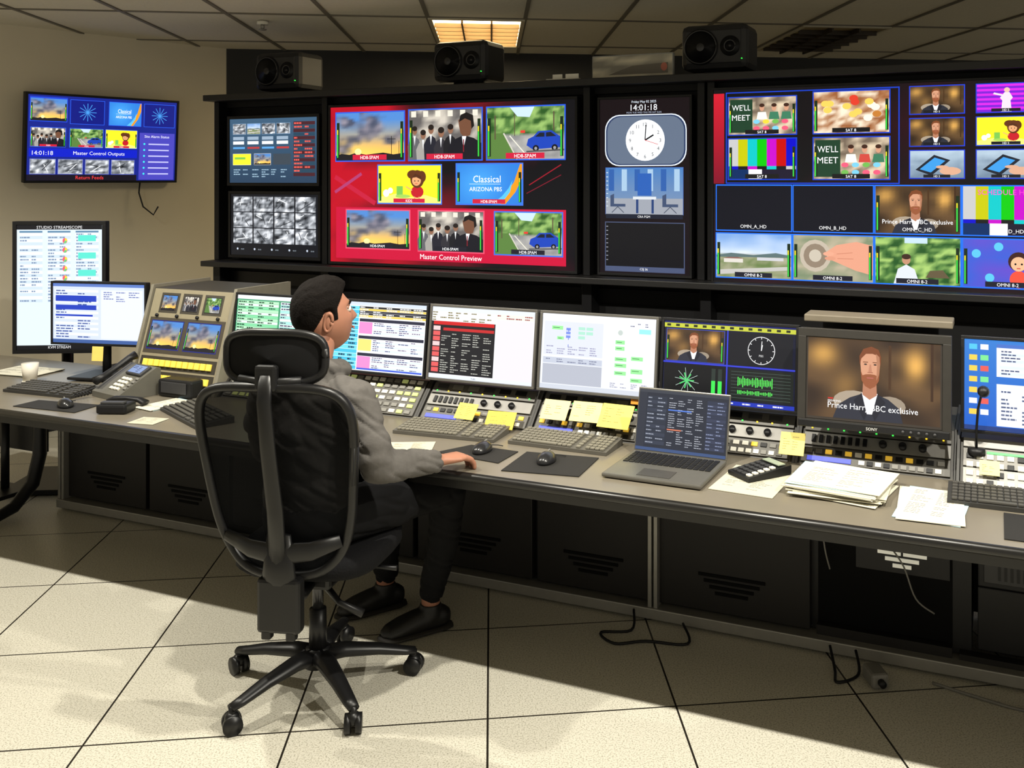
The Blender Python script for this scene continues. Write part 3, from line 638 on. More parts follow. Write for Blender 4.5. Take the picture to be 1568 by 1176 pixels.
def d_m5(c):
    c.rect(0,0,1,1,(12,16,40)); c.rect(0,0,1,.08,(190,195,60)); c.rect(0,0,1,.025,(25,30,90))
    for k in range(14): c.rect(.02+k*.07,.035,.05+k*.07,.065,(40,44,20))
    pic(c,.02,.1,.47,.5,im_interview,fr=(60,80,200),fw=.006); c.rect(.49,.08,.5,1,(50,60,200))
    c.rect(.51,.1,.98,.5,(16,18,24)); 
    q=c.sub(.56,.11,.94,.5); q.circ(.5,.5,.44,(235,235,235),32); q.circ(.5,.5,.42,(16,18,24),32)
    for k in range(12):
        a=R(k*30); A=q.asp(); q.line(.5+.36*math.sin(a)/A,.5-.36*math.cos(a),.5+.41*math.sin(a)/A,.5-.41*math.cos(a),.02,(240,240,240))
    A=q.asp(); q.line(.5,.5,.5+.18*math.sin(R(10))/A,.32,.03,(240,240,240)); q.line(.5,.5,.5+.01,.2,.02,(240,240,240)); q.text('PBS',.5,.7,.1,(200,200,200),'c')
    c.rect(0,.51,1,.53,(50,60,200)); c.rect(.01,.54,.49,.93,(10,12,12)); q=c.sub(.02,.54,.36,.94)
    for k in range(10):
        a=R(k*36+10); A=q.asp(); q.line(.5,.5,.5+.4*math.cos(a)/A,.5+.4*math.sin(a),.012,(190,210,200)); 
    for k in range(7): a=R(k*51); q.line(.5,.5,.5+.25*math.cos(a)/q.asp(),.5+.25*math.sin(a),.04,(80,200,110))
    for k in range(2): c.rect(.38+k*.05,.57,.41+k*.05,.92,(40,50,44)); c.rect(.38+k*.05,.72,.41+k*.05,.92,(60,220,80))
    c.rect(.51,.55,.99,.93,(20,26,22)); 
    for k in range(9): c.rect(.53,.58+k*.04,.97,.583+k*.04,(90,110,100))
    for k in range(22): u=.58+k*.012; hgt=.02+.05*random.random(); c.rect(u,.7-hgt,u+.006,.7+hgt,(90,240,90)); 
    for k in range(22): u=.58+k*.012; hgt=.01+.02*random.random(); c.rect(u,.83-hgt,u+.006,.83+hgt,(90,240,90))
    c.rect(0,.95,1,1,(30,50,170)); rows(c,.05,.955,.95,.995,1,None,tc=(220,220,240),cell=8)
def d_m7(c):
    c.rect(0,0,1,1,(50,120,200),(30,90,190))
    for j in range(7): c.rect(.03,.05+j*.12,.08,.11+j*.12,random.choice([(230,230,240),(240,200,80),(80,190,240)])); c.rect(.1,.05+j*.12,.15,.11+j*.12,random.choice([(230,230,240),(220,90,80),(120,220,140)]))
    c.rect(.2,.04,.95,.4,(235,238,245)); rows(c,.22,.1,.93,.38,8,[(240,243,248),(215,228,245)],tc=(80,90,120),cell=5); c.rect(.2,.04,.95,.08,(70,110,190))
    c.rect(.2,.48,.95,.94,(232,236,244)); rows(c,.22,.54,.6,.92,9,None,tc=(90,100,130),cell=3); c.circ(.78,.72,.12,(120,60,190))
    c.rect(0,.95,1,1,(35,60,120))
for k,(a,b,fn) in enumerate([(-3.27,-2.735,d_m1),(-2.73,-2.212,d_m2),(-2.21,-1.70,d_m3),(-1.693,-1.185,d_m4),(-1.178,-.652,d_m5),(-.112,.41,d_m7),(.43,.95,d_m1),(.97,1.49,d_m3)]):
    tv('desktop_monitor',b-a-.006,.315,C((a+b)/2,3.40 if k<5 else 3.36,1.037 if k<5 else 1.042,0,-7),fn,.011,.03,lambda mb:(mb.box((0,.06,-.02),(.12,.06,.14),BLK,.006),mb.box((0,.07,-.1),(.05,.03,.11),BLK,.004)),mat('monitor_bezel_silver',(96,94,90),.4,.3) if k in(2,3) else None)
# grading monitor (large bezel)
def son(mb):
    mb.box2((-.245,-.010,-.166),(.245,.0,-.142),BLK,.003); mb.box((0,.06,-.02),(.36,.09,.24),BLK,.01)
    cv=Canvas(mb,.1,.02,Matrix.Translation((0,0,-.154)),-.011,PNT); cv.text('SONY',.5,.8,.7,(210,210,210),'c')
    for k in range(5): mb.cyl((.1+.025*k,-.010,-.154),(.1+.025*k,-.014,-.154),.005,DGR,seg=10)
def d_sony(c):
    c.rect(0,0,1,1,(60,52,42)); im_interview(c.sub(.01,.0,.99,.97),'Prince Harry BBC exclusive',2); 
tv('broadcast_reference_monitor',.5,.335,C(-.385,3.29,1.037,0,-5),d_sony,.03,.04,son,mat('monitor_bezel_charcoal',(44,42,39),.4))
m=MB(); m.box((0,0,0),(.5,.12,.025),mat('lid_grey',(112,104,89),.5),.004); m.box((0,.05,-.12),(.4,.03,.25),BLK,.004); m.build('monitor_bridge_shelf',C(-.385,3.46,1.225))

def d_lm(c):
    c.rect(0,0,1,1,(205,215,238)); c.rect(0,0,1,.05,(90,120,190)); rows(c,.02,.1,.5,.92,18,[(225,232,248),(205,215,240)],tc=(70,90,150),cell=2)
    c.rect(.03,.2,.48,.3,(30,60,180)); c.rect(.03,.36,.48,.44,(30,60,180)); c.rect(.03,.52,.44,.55,(30,60,180)); c.rect(.53,.1,.98,.92,(222,228,244)); c.rect(0,.94,1,1,(60,90,150)); rows(c,.55,.12,.96,.3,5,None,tc=(110,120,170),cell=3)
def st_l(mb):
    mb.cyl((0,.06,-.05),(0,.06,-.305),.02,BLK); mb.box((0,.04,-.02),(.12,.05,.12),BLK,.006); mb.box((0,.04,-.312),(.26,.2,.014),BLK,.005)
tv('desktop_monitor',.53,.315,C(-4.09,3.36,1.055,12,0),d_lm,.011,.03,st_l)
n=MB(); n.box((0,0,0),(.06,.003,.07),mat('sticky_note_yellow',(240,215,110),.8),.0); n.build('sticky_note',C(-4.06,3.33,.865,12,-4))
def d_ss(c):
    c.rect(0,0,1,1,(214,226,236)); c.rect(0,0,1,.035,(12,12,16)); c.text('STUDIO STREAMSCOPE',.5,.029,.034,(225,225,225),'c',.62); c.rect(0,.965,1,1,(12,12,16)); c.text('KVM STREAM',.5,.992,.03,(225,225,225),'c',.4)
    for u in (.03,.36,.69):
        rows(c,u,.06,u+.27,.62,22,[(235,242,246),(200,216,228)],tc=(120,140,170),cell=2,rnd=.3); c.rect(u,.045,u+.27,.06,(90,130,160))
    for j in range(7): q=c.sub(.53,.1+j*.075,.6,.15+j*.075); q.ell(.5,.5,.42,.45,(240,90,110)); q.poly([(.5,.5),(.5,.05),(.85,.25),(.9,.55)],(250,210,60)); q.poly([(.5,.5),(.9,.55),(.6,.95),(.3,.9)],(90,200,120))
    for j in range(4): c.rect(.72,.08+j*.14,.93,.13+j*.14,(90,220,200))
def st_ss(mb):
    mb.box((0,.07,-.1),(.2,.05,.3),BLK2,.005); mb.cyl((0,.09,-.2),(0,.09,-1.09),.03,BLK2); mb.box((0,.09,-1.1),(.5,.45,.03),BLK2,.006)
tv('portrait_multiviewer_display',.5,.735,Matrix.Translation((-3.03,5.27,1.117))@Matrix.Rotation(R(4),4,'Z'),d_ss,.022,.045,st_ss)

# ------------------------------------------------------------------ desk objects
def keyboard(s,t,rz,w=.44,d=.155,col=(84,81,74),keyc=(122,118,106),z=.731):
    m=MB(); kb=mat('keyboard_base_%d'%col[0],col,.5); kk=mat('keycap_%d'%keyc[0],keyc,.5)
    m.prism([(-d/2,0),(-d/2,.012),(d/2,.026),(d/2,0)],-w/2,w/2,kb,'x')
    cols=int(w/.0195)
    for r in range(6):
        y=-d/2+.016+r*(d-.03)/5.2
        k=0
        while k<cols:
            L=6 if (r==0 and k==4) else 1
            x=-w/2+.012+(k+L/2)*(w-.024)/cols
            if not (k in(int(cols*.66),int(cols*.79))):
                zz=.012+.014*(y+d/2)/d
                m.box((x,y,zz+.004),((w-.024)/cols*L-.003,.0165,.008),kk,.002)
            k+=L
    m.build('computer_keyboard',C(s,t,z,rz))
keyboard(-1.96,3.18,4,.43); keyboard(-1.485,3.205,-1,.40); keyboard(.03,3.14,1,.34,col=(50,49,47),keyc=(70,68,64)); keyboard(-3.08,2.995,-25,.42,col=(50,49,47),keyc=(74,72,68)); keyboard(-4.06,3.085,3,.42,col=(50,49,47),keyc=(70,68,64))
def mouse(s,t,rz):
    m=MB(); mm=mat('mouse_body',(34,34,36),.25)
    m.ball((0,0,.006),(.032,.055,.028),mm); m.box((0,.03,.03),(.006,.02,.008),GRY,.002)
    m.sweep([(0,.05,.01),(.01,.065,.006),(.03,.075,.004),(.05,.07,.004)],.002,BLK,6)
    o=m.build('computer_mouse',C(s,t,.7345,rz))
    for v in o.data.vertices:
        if v.co.z<0: v.co.z=0
mouse(-1.72,3.0,5);mouse(-1.45,2.975,8);mouse(-3.73,2.90,60)
MATM=mat('mouse_mat',(24,22,20),.8)
def flat(name,poly,z0,th,mt):
    m=MB(); m.prism(poly,z0,z0+th,mt,'z'); return m.build(name,CM)
flat('mouse_mat',[(-1.87,2.93),(-1.80,3.06),(-1.60,3.05),(-1.60,2.9)],.7305,.003,MATM)
flat('mouse_mat',[(-1.57,3.06),(-1.30,3.09),(-1.28,2.87),(-1.55,2.83)],.7305,.003,MATM)
flat('mouse_mat',[(-3.95,2.94),(-3.62,2.98),(-3.60,2.84),(-3.95,2.82)],.7305,.003,MATM)
flat('mouse_mat',[(.02,3.04),(.3,3.04),(.3,2.82),(.02,2.82)],.7305,.003,MATM)
def paper(s,t,rz,w=.216,d=.28,n=1,name='paper_sheet',z=.731,lines=True,tint=(214,210,192)):
    m=MB()
    for k in range(n):
        a=R(random.uniform(-9,9)) if k else 0; M=Matrix.Translation((random.uniform(-.014,.014)*(k>0),random.uniform(-.014,.014)*(k>0),k*.0026))@Matrix.Rotation(a,4,'Z')
        tt=tint if k%3 else (190,186,166)
        if k==n-2: tt=(172,198,206)
        m.box((0,0,.001),(w,d,.0019),mat('paper_%d'%tt[0],tt,.85,noise_amt=.04),0,M)
    if lines:
        M=Matrix.Translation((0,0,(n-1)*.0026+.0022))@Matrix.Rotation(R(-90),4,'X')
        cv=Canvas(m,w,d,M,0,PNT,.0002)
        rows(cv,.1,.1,.9,.85,16,None,tc=(140,136,124),th=.2,cell=2,rnd=.3)
    m.build(name,C(s,t,z,rz))
paper(-.735,3.05,-4,.21,.28,name='notepad_page'); paper(-.46,3.08,-6,.28,.25,14,'paper_stack'); paper(-.175,3.03,-5,.19,.31,2,'paper_sheet')
paper(-2.0,2.96,25,.17,.11,1,'paper_sheet'); paper(-4.6,3.35,8,.3,.2,3,'paper_stack'); paper(-3.36,3.1,-10,.12,.2,2,'paper_sheet'); paper(-3.2,2.86,10,.12,.1,1,'notepad_page')
# calculator
m=MB(); m.prism([(-.09,0),(-.09,.012),(.09,.03),(.09,0)],-.055,.055,BLK,'x'); 
m.box((0,.06,.031),(.085,.03,.004),mat('lcd_grey',(150,160,140),.3),.001)
for r in range(5):
    for k in range(4): m.box((-.036+k*.024,-.072+r*.024,.016+r*.0024),(.018,.016,.007),DGR if k<3 else WHT,.002)
m.build('desk_calculator',C(-.73,3.12,.736,-38))
# laptop
e=MB(); LG=mat('laptop_silver',(112,110,104),.35,.5)
e.box((0,0,.009),(.345,.295,.014),LG,.005)
for r in range(6):
    for k in range(15): e.box((-.147+k*.021,.115-r*.021,.0175),(.0175,.0175,.003),BLK,.001)
e.box((0,-.085,.0168),(.115,.075,.0012),mat('trackpad',(84,82,78),.3,.4),.0)
LM=Matrix.Translation((0,.145,.016))@Matrix.Rotation(R(-14),4,'X')@Matrix.Translation((0,0,.11))
e.box((0,.004,0),(.345,.007,.225),LG,.003,LM)
cv=Canvas(e,.335,.212,LM,-.0003); cv.rect(0,0,1,1,(40,44,54)); cv.rect(0,0,1,.05,(58,62,70)); cv.rect(0,.05,.09,.95,(46,50,60)); rows(cv,.1,.1,.32,.9,12,[(44,50,62),(52,58,72)],tc=(150,156,170),cell=2,th=.25)
rows(cv,.34,.1,.75,.9,22,None,tc=(176,180,190),cell=4,th=.3); rows(cv,.77,.1,.98,.9,14,[(46,52,70),(54,60,80)],tc=(130,140,170),cell=2,th=.25); cv.rect(0,.95,1,1,(60,80,120)); cv.rect(.34,.3,.6,.32,(80,120,210)); cv.rect(.34,.62,.5,.64,(210,120,90))
e.build('laptop_computer',C(-1.035,3.04,.731,-1))
# desk phone
m=MB(); PH=mat('phone_grey',(96,94,86),.45)
m.prism([(-.1,0),(-.1,.025),(.08,.125),(.1,.12),(.1,0)],-.11,.11,PH,'x')
PM=Matrix.Translation((.02,-.01,.075))@Matrix.Rotation(math.atan2(.1,.18),4,'X')
m.box((.01,.06,.006),(.12,.065,.014),DGR,.004,PM)
cv=Canvas(m,.1,.048,PM@Matrix.Translation((.01,.06,.0135))@Matrix.Rotation(R(-90),4,'X'),0); cv.rect(0,0,1,1,(130,150,190)); rows(cv,.05,.1,.95,.9,4,None,tc=(50,60,100),cell=2)
for r in range(4):
    for k in range(3): m.box((-.02+k*.026,.0-r*.022,.004),(.019,.014,.01),WHT,.002,PM)
for r in range(4): m.box((.075,.01-r*.022,.004),(.02,.012,.008),GRY,.002,PM)
m.sweep([(-.085,-.1,.07),(-.088,-.06,.085),(-.09,0,.115),(-.088,.06,.15),(-.085,.09,.16)],[(.024,.02),(.017,.014),(.015,.012),(.017,.014),(.024,.02)],BLK,12,side=(1,0,0))
pts=[(-.09+.012*math.cos(k*1.1),-.12-.004*k*.6,.02+.008*math.sin(k*1.1)) for k in range(30)]; m.sweep(pts,.003,BLK,5)
m.build('desk_phone',C(-3.68,3.17,.731,-12))
m=MB(); m.box((0,0,.02),(.13,.09,.04),BLK,.01); m.box((0,-.02,.045),(.1,.03,.01),DGR,.003); m.build('intercom_beltpack',C(-3.45,2.92,.731,20))
m=MB(); m.sweep([(-.09,0,.015),(-.06,0,.028),(0,0,.032),(.06,0,.028),(.09,0,.015)],[(.024,.014),(.018,.012),(.014,.01),(.018,.012),(.024,.014)],BLK,12,side=(0,1,0)); m.build('phone_handset',C(-3.5,3.02,.732,10))
m=MB(); m.box((0,0,.04),(.2,.08,.08),BLK,.012); m.box((0,-.042,.045),(.15,.004,.05),DGR,.002); m.build('intercom_speaker_box',C(-3.43,3.245,.731,0))
m=MB(); PM_=mat('adding_machine',(120,114,98),.5); m.prism([(-.09,0),(-.09,.02),(.09,.06),(.09,0)],-.1,.1,PM_,'x')
for r in range(5):
    for k in range(6): m.box((-.08+k*.03,-.07+r*.03,.028+r*.0066),(.022,.02,.012),WHT if (k+r)%3 else DGR,.003)
m.build('keypad_controller',C(-2.82,3.2,.731,0))
# sticky notes on racks
def note(s,t,z,w,h,col,rz=0,rx=-42):
    m=MB(); mt=mat('note_%d_%d'%(col[0],col[2]),col,.85,noise_amt=.05); m.box((0,0,0),(w,.002,h),mt)
    cv=Canvas(m,w,h,None,-.0015,PNT); rows(cv,.1,.15,.85,.8,6,None,tc=(130,120,76),th=.16,cell=2); m.build('sticky_note',C(s,t,z,rz,rx))
note(-1.585,3.33,.822,.11,.085,(226,212,152)); note(-1.455,3.33,.826,.12,.085,(240,226,145),2); note(-1.33,3.325,.822,.13,.1,(240,216,105),-3)
note(-1.8,3.28,.772,.12,.075,(240,208,80),6); note(-1.96,3.29,.79,.09,.07,(240,214,100),-4); note(-.655,3.29,.80,.085,.085,(232,212,122),2); note(-1.25,3.385,.885,.08,.05,(225,142,48),0,-10); note(-.02,3.27,.795,.06,.05,(230,220,150))
# gooseneck microphone
m=MB(); m.cyl((0,0,0),(0,0,.02),.03,BLK,.026); m.sweep([(0,0,.02),(0,-.0,.08),(.005,-.01,.15),(.015,-.03,.2),(.02,-.05,.215)],.004,BLK,8); m.sweep([(.02,-.045,.212),(.022,-.06,.218),(.024,-.085,.222)],[.014,.019,.012],BLK,14); m.build('gooseneck_microphone',C(-.06,3.33,.82))
m=MB(); m.cyl((0,0,0),(0,0,.005),.035,WHT); m.cyl((0,0,.005),(0,0,.09),.03,mat('cup_white',(220,214,200),.5),.038,24); m.build('paper_cup',C(-4.36,3.2,.731))

# things under the desk on the right
m=MB(); m.box((0,.15,0),(.4,.3,.12),BLK2,.006); m.box((0,-.003,0),(.36,.01,.08),DGR,.003); m.cyl((.1,-.008,0),(.1,-.014,0),.012,mat('led_blue',(60,120,250),emit=2))
for k in range(5): m.box((-.13+k*.02,-.009,0),(.008,.004,.05),BLK)
m.box((0,.15,-.17),(.4,.3,.22),BLK,.004); m.build('rack_computer',C(.14,3.545,.36))
def cable(pts,name='floor_cable',mt=BLK,r=.005):
    m=MB(); P=[Vector(p) for p in pts]; Q=[]
    for i in range(len(P)-1):
        p0=P[max(i-1,0)];p1=P[i];p2=P[i+1];p3=P[min(i+2,len(P)-1)]
        for k in range(6):
            t=k/6; Q.append(.5*((2*p1)+(p2-p0)*t+(2*p0-5*p1+4*p2-p3)*t*t+(3*p1-p0-3*p2+p3)*t**3))
    Q.append(P[-1]); m.sweep(Q,r,mt,8); m.build(name,CM)
cable([(-1.3,3.44,.05),(-1.28,3.36,.008),(-1.38,3.3,.008),(-1.3,3.24,.008),(-1.2,3.3,.008),(-1.05,3.34,.008),(-1.1,3.44,.03)])
cable([(-.55,3.44,.05),(-.52,3.36,.008),(-.5,3.28,.008),(-.44,3.36,.008),(-.46,3.44,.05)])
cable([(-.2,3.40,.008),(-.05,3.36,.008),(.1,3.34,.008),(.2,3.4,.03),(.18,3.45,.1)],mt=GRY)
cable([(-.6,3.52,.6),(-.58,3.49,.4),(-.56,3.50,.3)],'hanging_cable',GRY,.003); cable([(-.35,3.49,.42),(-.3,3.47,.36),(-.26,3.48,.25),(-.2,3.50,.2)],'hanging_cable',GRY,.003)
m=MB(); m.box((0,0,.03),(.06,.09,.05),GRY,.01); m.cyl((0,-.045,.03),(0,-.065,.03),.012,BLK); m.build('power_plug_block',C(-.38,3.33,.001,30))
# triangular louvre grille in the open bay
m=MB(); GW=mat('grille_slot_glow',(225,222,205),.5,emit=.35)  # slots glow by emission, standing in for light through the vent
for k in range(5):
    nq=max(1,4-k); wd=.28-k*.052
    for q in range(nq): m.box((-wd/2+(q+.5)*wd/nq,0,-k*.022),(wd/nq-.008,.006,.013),GW,.001)
m.box((0,.006,-.04),(.32,.004,.15),BLK); m.build('vent_grille',C(-.31,3.515,.43))
m=MB()
for x in(-.025,.025): m.cyl((x-.008,-.1,.035),(x+.008,-.1,.035),.035,BLK,seg=20)
m.cyl((0,-.1,.035),(0,-.1,.09),.01,GRY); m.box((0,-.03,.10),(.26,.3,.02),BLK2,.004); m.cyl((0,.05,.11),(0,.05,.5),.02,BLK2); m.build('equipment_cart',C(-4.78,3.32,0))

# ------------------------------------------------------------------ office chair
CH=Matrix.Translation((-.967,3.2,0))@Matrix.Rotation(R(-8),4,'Z')
chair=empty('office_chair',CH)
PL=mat('chair_black_plastic',(19,19,20),.38,spec=.4); MESH=mat('chair_mesh_fabric',(12,13,15),.9,alpha=.92,noise_amt=.3,nscale=200,spec=.1); FAB=mat('chair_seat_fabric',(15,15,17),.9,noise_amt=.2,nscale=150,bump=.3,spec=.2)
b=MB()
for k in range(5):
    a=R(98+72*k); dx,dy=math.cos(a),math.sin(a)
    b.sweep([(dx*.02,dy*.02,.115),(dx*.09,dy*.09,.118),(dx*.2,dy*.2,.103),(dx*.29,dy*.29,.083),(dx*.325,dy*.325,.078)],[(.038,.026),(.034,.023),(.027,.018),(.022,.014),(.018,.012)],PL,12,side=(-dy,dx,0))
    cx,cy=dx*.32,dy*.32; tx,ty=math.cos(a+1.1),math.sin(a+1.1)
    b.cyl((cx,cy,.04),(cx,cy,.082),.011,PL)
    for sgn in(-1,1): b.cyl((cx+tx*sgn*.008,cy+ty*sgn*.008,.03),(cx+tx*sgn*.026,cy+ty*sgn*.026,.03),.03,PL,seg=22)
    b.ball((cx,cy,.045),(.024,.024,.022),PL)
b.cyl((0,0,.08),(0,0,.14),.045,PL,.04); b.cyl((0,0,.13),(0,0,.27),.030,PL,.028); b.cyl((0,0,.26),(0,0,.42),.018,mat('gas_lift_steel',(70,70,72),.25,.8))
b.build('star_base',CH,chair)
b=MB(); b.box((0,0,.415),(.2,.26,.06),PL,.015); b.sweep([(.06,.04,.41),(.2,.05,.40),(.26,.05,.40)],[.007,.007,.01],PL,8)
b.sweep([(.05,-.06,.38),(.12,-.1,.34),(.2,-.1,.31)],[.012,.01,.014],PL,8)
b.sweep([(0,-.1,.41),(0,-.19,.40),(0,-.25,.42),(0,-.275,.5),(0,-.275,.62)],[(.05,.02),(.055,.025),(.06,.03),(.055,.02),(.04,.015)],PL,14,side=(1,0,0))
b.box((.0,-.262,.40),(.14,.05,.17),PL,.012); b.box((-.04,-.27,.31),(.03,.03,.03),PL,.005); b.box((.04,-.27,.31),(.03,.03,.03),PL,.005)
b.build('tilt_mechanism',CH,chair)
vs=[];fs=[];n=28
b=MB()
def sup(t,a,bb,p=3.2):
    c_,s_=math.cos(t),math.sin(t); return (a*math.copysign(abs(c_)**(2/p),c_),bb*math.copysign(abs(s_)**(2/p),s_))
rings=[(.0,.435,.6),(.0,.44,.92),(0,.46,1.0),(0,.485,1.0),(0,.50,.95),(0,.504,.7)]
for (o,z,sc) in rings:
    for k in range(n):
        x,y=sup(2*math.pi*k/n,.25*sc,.235*sc); zz=z+(.012*(abs(x)/.25)**2 if z>.48 else 0)-(.02 if y>.2 else 0); vs.append((x,y+.03,zz))
for i in range(len(rings)-1):
    for k in range(n): fs.append([i*n+k,i*n+(k+1)%n,(i+1)*n+(k+1)%n,(i+1)*n+k])
fs.append(list(range(n))[::-1]); fs.append([(len(rings)-1)*n+k for k in range(n)])
b.add(vs,fs,FAB,None,True); b.build('seat',CH,chair)
def backpt(x,z):
    yy=-.235-.10*max(0,(z-.55))/.5+ .35*x*x
    return (x,yy,z)
b=MB(); ring=[]
NP=56
for k in range(NP):
    t=2*math.pi*k/NP; x,z=sup(t,1,1,4.8 if math.sin(t)>0 else 3.2); zz=.785+z*.305; w_=.205+.062*(z+1)/2
    ring.append(backpt(x*w_,zz))
b.sweep(ring+[ring[0],ring[1]],[(.018,.015)]*(NP+2),PL,10,side=(0,1,0))
vs=[];fs=[];NR=8
for i in range(NR+1):
    for k in range(NP):
        p=ring[k]; f_=i/NR; x=p[0]*f_; z=.785+(p[2]-.785)*f_; q=backpt(x,z); vs.append((q[0],q[1],q[2]))
for i in range(NR):
    for k in range(NP): fs.append([i*NP+k,i*NP+(k+1)%NP,(i+1)*NP+(k+1)%NP,(i+1)*NP+k])
b.add(vs,fs,MESH,None,True)
b.build('back_mesh',CH,chair)
b=MB()
b.sweep([(0,-.275,.5),(0,-.30,.7),(0,-.345,.9),(0,-.37,1.05),(0,-.36,1.13)],[(.03,.014),(.028,.012),(.026,.012),(.024,.012),(.022,.012)],PL,12,side=(1,0,0))
b.sweep([(-.19,-.245,.60),(-.1,-.265,.57),(0,-.28,.56),(.1,-.265,.57),(.19,-.245,.60)],[(.02,.01),(.03,.012),(.035,.012),(.03,.012),(.02,.01)],PL,12,side=(0,0,1))
b.build('back_spine',CH,chair)
b=MB(); ring=[]
for k in range(36):
    t=2*math.pi*k/36; x,z=sup(t,.16,.078,3.4); ring.append((x,-.325+1.2*x*x,1.175+z))
b.sweep(ring+ring[:2],.013,PL,10,side=(0,1,0)); vs=[];fs=[]
for i in range(5):
    for k in range(36): p=ring[k]; f_=i/4; x=p[0]*f_; vs.append((x,-.325+1.2*x*x-.02*(1-f_),1.175+(p[2]-1.175)*f_))
for i in range(4):
    for k in range(36): fs.append([i*36+k,i*36+(k+1)%36,(i+1)*36+(k+1)%36,(i+1)*36+k])
b.add(vs,fs,mat('headrest_fabric',(17,17,18),.85,spec=.2),None,True); b.box((0,-.352,1.12),(.07,.03,.08),PL,.01); b.sweep([(-.1,-.33,1.11),(0,-.35,1.105),(.1,-.33,1.11)],[(.014,.01)]*3,PL,8,side=(0,0,1)); b.build('headrest',CH,chair)

# ------------------------------------------------------------------ seated man
HD_=mat('hoodie_grey',(88,85,82),.9,noise_amt=.16,nscale=60,bump=.15,spec=.2); PA=mat('trousers_black',(13,13,15),.85,bump=.1,spec=.2); SK=mat('skin',(160,111,89),.5,noise_amt=.08,nscale=25,spec=.35); HR=mat('hair_dark_brown',(15,11,9),.85,noise_amt=.5,nscale=160,bump=.3,spec=.12); SH=mat('shoe_black',(18,17,18),.5)
man=empty('seated_man',Matrix.Translation((-.98,3.17,0)))
def chain(mb,pts,rad,m):
    for i,p in enumerate(pts): mb.ball(p,rad[i],m,nu=20,nv=12)
    for i in range(len(pts)-1): mb.sweep([pts[i],pts[i+1]],[rad[i],rad[i+1]],m,20)
def finish(mb,name,vox,sm,disp=0,dsc=.1,par=None):
    ob=mb.build(name,Matrix.Identity(4)); 
    r=ob.modifiers.new('r','REMESH'); r.mode='VOXEL'; r.voxel_size=vox; r.use_smooth_shade=True
    s=ob.modifiers.new('s','SMOOTH'); s.iterations=sm; s.factor=.5
    if disp:
        tx=bpy.data.textures.new(name+'_folds','CLOUDS'); tx.noise_scale=dsc; tx.noise_depth=1
        d=ob.modifiers.new('d','DISPLACE'); d.texture=tx; d.strength=disp; d.mid_level=.5; d.texture_coords='LOCAL'
    dg=bpy.context.evaluated_depsgraph_get(); me=bpy.data.meshes.new_from_object(ob.evaluated_get(dg))
    ob.modifiers.clear(); ob.data=me
    if disp:  # cloth creases: narrow grooves running diagonally round the limbs
        nv=len(me.vertices); co=[0.0]*(nv*3); me.vertices.foreach_get('co',co)
        nn=[0.0]*(nv*3); me.vertices.foreach_get('normal',nn)
        for i in range(nv):
            x,y,z=co[3*i:3*i+3]; w=noise.noise(Vector((x*6,y*6,z*22+x*14)))
            q=-.007*(1-min(1,abs(w)*5))
            co[3*i]+=nn[3*i]*q; co[3*i+1]+=nn[3*i+1]*q; co[3*i+2]+=nn[3*i+2]*q
        me.vertices.foreach_set('co',co); me.update()
    if not me.materials: me.materials.append(mb.mats[0])
    me.polygons.foreach_set('use_smooth',[True]*len(me.polygons))
    if par: ob.parent=par; ob.matrix_world=Matrix.Identity(4)
    return ob
rv=Vector((.91,-.42,0))
up=MB()
up.sweep([(-.975,3.17,.55),(-.98,3.165,.66),(-.99,3.155,.78),(-.995,3.15,.90),(-.99,3.16,.99),(-.985,3.175,1.05),(-.982,3.19,1.09)],[(.165,.12),(.168,.122),(.165,.118),(.18,.12),(.175,.11),(.12,.085),(.07,.065)],HD_,28,side=rv)
chain(up,[(-.86,3.11,1.015),(-.81,3.085,.995),(-.76,3.05,.90),(-.72,3.02,.80)],[.06,.069,.062,.056],HD_)
chain(up,[(-.72,3.02,.80),(-.64,3.095,.785),(-.57,3.155,.775)],[.056,.049,.038],HD_)
chain(up,[(-1.11,3.22,1.015),(-1.15,3.25,.99),(-1.18,3.27,.88),(-1.18,3.30,.78)],[.06,.066,.058,.052],HD_)
chain(up,[(-1.18,3.30,.78),(-1.08,3.37,.79),(-.99,3.43,.785)],[.052,.045,.034],HD_)
for p,r in (((-.725,3.022,.83),.061),((-.735,3.03,.87),.062),((-.675,3.065,.79),.056),((-.60,3.13,.778),.046)): up.ball(p,(r,r,r*.9),HD_)
N_=Vector((-.98,3.20,1.085)); fw=Vector((.5,.866,0)); rr=Vector((.866,-.5,0))
for k in range(13):
    a=R(150+k*20); p=N_+rr*math.cos(a)*.085+fw*math.sin(a)*.08+Vector((0,0,-.012*math.sin(a))); 
    up.ball(p,(.042,.042,.036),HD_)
up.ball(N_-fw*.10+Vector((0,0,-.05)),(.09,.06,.06),HD_)
finish(up,'hoodie',.007,4,.018,.1,man)
lo=MB()
lo.sweep([(-.975,3.17,.535),(-.975,3.17,.60),(-.975,3.165,.68)],[(.165,.135),(.175,.14),(.16,.118)],PA,28,side=rv)
chain(lo,[(-.885,3.14,.60),(-.73,3.31,.60),(-.57,3.48,.585)],[.096,.086,.066],PA); chain(lo,[(-.57,3.48,.585),(-.60,3.54,.38),(-.655,3.60,.155)],[.066,.062,.048],PA)
chain(lo,[(-1.06,3.21,.60),(-.95,3.42,.60),(-.84,3.64,.585)],[.096,.086,.066],PA); chain(lo,[(-.84,3.64,.585),(-.855,3.71,.38),(-.87,3.78,.155)],[.066,.062,.048],PA)
finish(lo,'trousers',.008,4,.012,.1,man)
